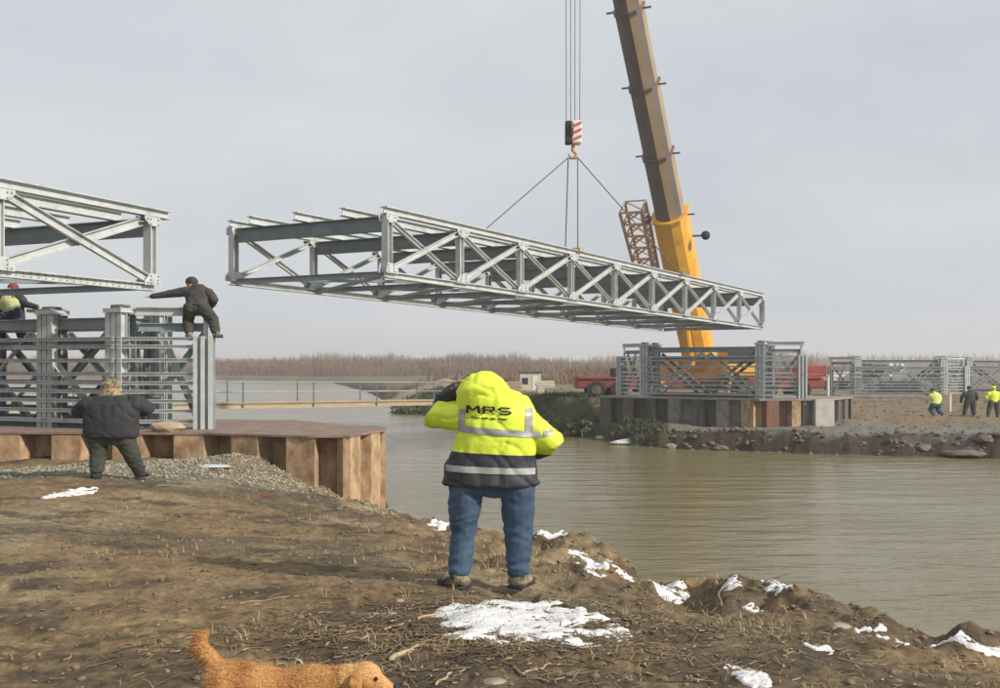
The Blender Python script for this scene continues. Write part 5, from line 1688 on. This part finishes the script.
# ------------------------------------------------------------------ far bank clutter
def site_cabin(px, Y, w, h, d, label, name='site_cabin'):
    x = (px - 500) / F * Y
    z = H(x, Y)
    c = thing(name, (x, Y, z), label, 'cabin')
    wall = bevel_box('wall', (x, Y, z + h / 2), (w, d, h), M['cream'], c, 0.04)
    bevel_box('roof', (x, Y, z + h + 0.09), (w + 0.3, d + 0.3, 0.16), M['roof'], c, 0.03)
    Geo().box((x - w * 0.25, Y - d / 2 - 0.01, z + h * .55), (w * .28, 0.06, h * .34)).out('window', M['glass'], c)
    Geo().box((x + w * 0.22, Y - d / 2 - 0.01, z + h * .42), (w * .24, 0.06, h * .8)).out('door', M['white'], c)
    for sg in (-1, 1):
        Geo().box((x + sg * w * .4, Y, z + 0.0), (0.3, d * .9, 0.25)).out('skid', M['steel_dark'], c)
    return c
site_cabin(530, 96, 2.0, 1.75, 2.2, 'cream site cabin with a dark roof left of the red crane carrier')
# stacks of bridge parts and timber
def stack(px, Y, n, L_, m, label, hgt=0.2, name='timber_stack', cat='stack'):
    x = (px - 500) / F * Y
    z = H(x, Y)
    c = thing(name, (x, Y, z), label, cat)
    for r_ in range(n):
        for k_ in range(4):
            Geo().box((x + random.uniform(-.1, .1), Y + (k_ - 1.5) * 0.34, z + 0.1 + r_ * (hgt + 0.03)), (L_ * random.uniform(.94, 1.03), 0.28, hgt), random.uniform(-.02, .02)).out('timber' if m is M['timber'] else 'beam', m, c)
    return c
# a white flatbed truck further back
def truck(px, Y, label, cab_m, bed_m, s=1.0, flip=1):
    x = (px - 500) / F * Y
    z = H(x, Y)
    c = thing('truck', (x, Y, z), label, 'truck', 'trucks parked on the far bank')
    cb = bevel_box('cab', (x - flip * 2.6 * s, Y, z + 1.55 * s), (1.7 * s, 2.2 * s, 1.9 * s), cab_m, c, 0.12)
    Geo().box((x - flip * 2.6 * s, Y - 1.11 * s, z + 1.95 * s), (1.0 * s, 0.04, 0.7 * s)).out('window', M['glass'], cb)
    bevel_box('bed', (x + flip * 0.9 * s, Y, z + 1.1 * s), (5.0 * s, 2.3 * s, 0.35 * s), bed_m, c, 0.04)
    bevel_box('side_board', (x + flip * 0.9 * s, Y - 1.12 * s, z + 1.5 * s), (5.0 * s, 0.06, 0.5 * s), bed_m, c, 0.01)
    for xx in (-2.4, 1.6, 2.8):
        for sg in (-1, 1):
            wh = Geo().beam((x + flip * xx * s, Y + sg * 1.0 * s - 0.15, z + 0.48 * s), (x + flip * xx * s, Y + sg * 1.0 * s + 0.15, z + 0.48 * s), 'round', 0.96 * s, 0.96 * s).out('wheel', M['black'], c)
            Geo().beam((x + flip * xx * s, Y + sg * (1.0 * s + 0.16), z + 0.48 * s), (x + flip * xx * s, Y + sg * (1.0 * s + 0.19), z + 0.48 * s), 'round', 0.5 * s, 0.5 * s).out('rim', M['white'], wh)
    return c
stack(556, 80, 3, 1.6, M['concrete_dk'], 'dull block stack left of the red crane carrier', name='block_stack')
stack(545, 86, 5, 1.5, M['cream'], 'pale stack of boards between cabin and crane', name='board_stack')
truck(862, 92, 'white truck parked behind the middle pier frame', M['white'], M['white'], 1.0, -1)
truck(905, 90, 'dark truck parked behind the distant pier frame', M['steel_dark'], M['steel_dull'], 1.0)
stack(505, 90, 4, 3.0, M['timber'], 'stack of pale timbers on the far bank behind the man in yellow')
stack(600, 70, 2, 3.2, M['timber'], 'low stack of timbers in front of the red carrier')
stack(900, 76.5, 5, 4.6, M['steel_dull'], 'stack of grey steel beams inside the distant pier frame', name='beam_stack')
stack(880, 70, 2, 6.0, M['concrete_dk'], 'low stack of dull beams before the distant pier frame', name='beam_stack')
stack(690, 57.2, 3, 4.0, M['steel_dark'], 'dark steel beams stacked on the far abutment behind the bars', name='beam_stack')
for px, Y, h_, lb in ((828, 57.5, 2.1, 'white marker post beside the end of the red carrier'), (950, 64, 1.2, 'short pale post behind the crouching worker')):
    x = (px - 500) / F * Y
    z = H(x, Y)
    c = thing('marker_post', (x, Y, z), lb, 'post')
    beam('shaft', (x, Y, z - 0.1), (x, Y, z + h_), 'round', 0.16, 0.16, M['white'], c)
    Geo().box((x, Y, z + h_ + 0.03), (0.22, 0.22, 0.06)).out('cap', M['concrete'], c)

# bush at the far water line left of the man
def bush(px, py, hgt, wid, m, label, seed):
    q = gp(px, py)
    rs = np.random.default_rng(seed)
    n = 900
    xs = q.x + rs.normal(0, wid * .4, n); ys = q.y + rs.normal(0, wid * .3, n); zs = q.z + np.abs(rs.normal(0, hgt * .45, n))
    d = rs.normal(0, 1, (n, 3)); d /= np.linalg.norm(d, axis=1)[:, None]
    e = rs.normal(0, 1, (n, 3)); e /= np.linalg.norm(e, axis=1)[:, None]
    c0 = np.stack([xs, ys, zs], 1)
    VV = np.stack([c0 - d * .12, c0 + d * .12, c0 + e * .3], 1).reshape(-1, 3)
    root = thing('bush', q, label, 'bush')
    np_mesh('foliage', VV, np.arange(len(VV)).reshape(-1, 3), m, 'stuff', parent=root)
    g = Geo()
    for i in range(6):
        g.tube([q - Vector((0, 0, 0.1)), q + Vector((rs.normal(0, wid * .3), rs.normal(0, wid * .3), hgt * 0.8))], [0.04, 0.015], 5)
    g.out('stems', M['twig'], root)
bush(411, 414, 0.55, 1.5, M['green'], 'low dark green bush at the water line left of the man in yellow', 5)
bush(580, 432, 0.6, 1.6, M['green'], 'dark green bush on the bank right of the yellow sleeve', 6)

# ------------------------------------------------------------------ far-off bare wood along the shores
def wood(name, path, n, depth, h0, h1, label, w=0.065, seed=1, per=14):
    rs = np.random.default_rng(seed)
    pts = np.array(path, float)
    seg = np.hypot(*(pts[1:] - pts[:-1]).T)
    cs = np.concatenate([[0], np.cumsum(seg)])
    s = rs.uniform(0, cs[-1], n)
    i = np.clip(np.searchsorted(cs, s) - 1, 0, len(seg) - 1)
    fr = ((s - cs[i]) / seg[i])[:, None]
    b0 = pts[i] * (1 - fr) + pts[i + 1] * fr
    dirn = (pts[i + 1] - pts[i]) / seg[i][:, None]
    nn = np.stack([-dirn[:, 1], dirn[:, 0]], 1)
    nn = np.where(nn[:, 1:2] < 0, -nn, nn)
    b0 = b0 + nn * (rs.random(n) ** 1.0 * depth)[:, None]
    z = HV(b0[:, 0], b0[:, 1])
    env = 0.62 + 0.38 * (fbm(s * 0.035, s * 0 + seed, 4, 300 + seed) * 0.7 + 0.5)
    h = rs.uniform(h0, h1, n) * np.clip(env, .45, 1.2)
    h = np.where(rs.random(n) < 0.02, h * 1.15, h)
    X, Y, Z, hh = [np.repeat(q, per) for q in (b0[:, 0], b0[:, 1], z, h)]
    k_ = n * per
    # branches fan upward out of each trunk
    t0 = rs.random(k_) ** 1.2 * 0.75
    ln = hh * rs.uniform(.18, .5, k_) * (1 - t0 * .4)
    an = rs.uniform(0, 6.283, k_); sp_ = rs.uniform(.1, .75, k_)
    first = (np.arange(k_) % per) == 0
    t0 = np.where(first, 0, t0); ln = np.where(first, hh, ln); sp_ = np.where(first, 0.06, sp_)
    x0 = X + np.where(first, 0, rs.normal(0, 0.25, k_)); y0 = Y; z0 = Z + hh * t0 - 0.2
    dx, dy, dz_ = np.cos(an) * sp_, np.sin(an) * sp_, np.ones(k_)
    x1, y1, z1 = x0 + dx * ln, y0 + dy * ln, np.minimum(z0 + dz_ * ln, Z + hh * 1.03)
    ww = np.where(first, w * 1.0, w * rs.uniform(.5, 1.1, k_))
    pa = rs.uniform(-.6, .6, k_)
    ux, uy = np.cos(pa) * ww, np.sin(pa) * ww
    A_ = np.stack([x0 - ux, y0 - uy, z0], 1); B_ = np.stack([x0 + ux, y0 + uy, z0], 1)
    C_ = np.stack([x1 + ux * .25, y1 + uy * .25, z1], 1); D_ = np.stack([x1 - ux * .25, y1 - uy * .25, z1], 1)
    VV = np.stack([A_, B_, C_, D_], 1).reshape(-1, 3)
    o = np_mesh(name, VV, np.arange(len(VV)).reshape(-1, 4), M['twigs_far'], 'stuff', k=4)
    o['label'] = label; o['category'] = 'wood'
wood('far_wood', [(-420, 318), (-230, 312), (-105, 303), (-48, 262), (-20, 265), (30, 275), (90, 280)], 12000, 45, 4.2, 6.6, 'brown bare wood along the far left shore', seed=2)
wood('far_wood', [(90, 280), (160, 300), (300, 320), (520, 340)], 5500, 60, 1.8, 3.4, 'grey-brown bare wood far behind the right-hand pier frames', seed=4)
wood('distant_wood', [(-700, 620), (-200, 560), (100, 560), (700, 640)], 7500, 120, 7, 11, 'hazy tall wood on the horizon', w=0.13, seed=6)
wood('scrub', [(-14, 150), (5, 125), (25, 118), (60, 130)], 700, 30, 1.2, 3.0, 'low brown scrub behind the sand heap on the far bank', w=0.08, seed=8)

# ------------------------------------------------------------------ hazy winter air
hm = bpy.data.materials.new('hazy_air')
hm.use_nodes = True
t = hm.node_tree
t.nodes.clear()
ho = t.nodes.new('ShaderNodeOutputMaterial')
pv = t.nodes.new('ShaderNodeVolumePrincipled')
pv.inputs['Color'].default_value = (0.86, 0.88, 0.92, 1)
pv.inputs['Density'].default_value = 0.0009
pv.inputs['Anisotropy'].default_value = 0.2
t.links.new(pv.outputs['Volume'], ho.inputs['Volume'])
hz = Geo().box((0, 1100, 13.0), (5600, 2800, 36)).out('haze', hm)
hz['kind'] = 'stuff'
hz['label'] = 'pale winter haze over the river'
hz['category'] = 'haze'
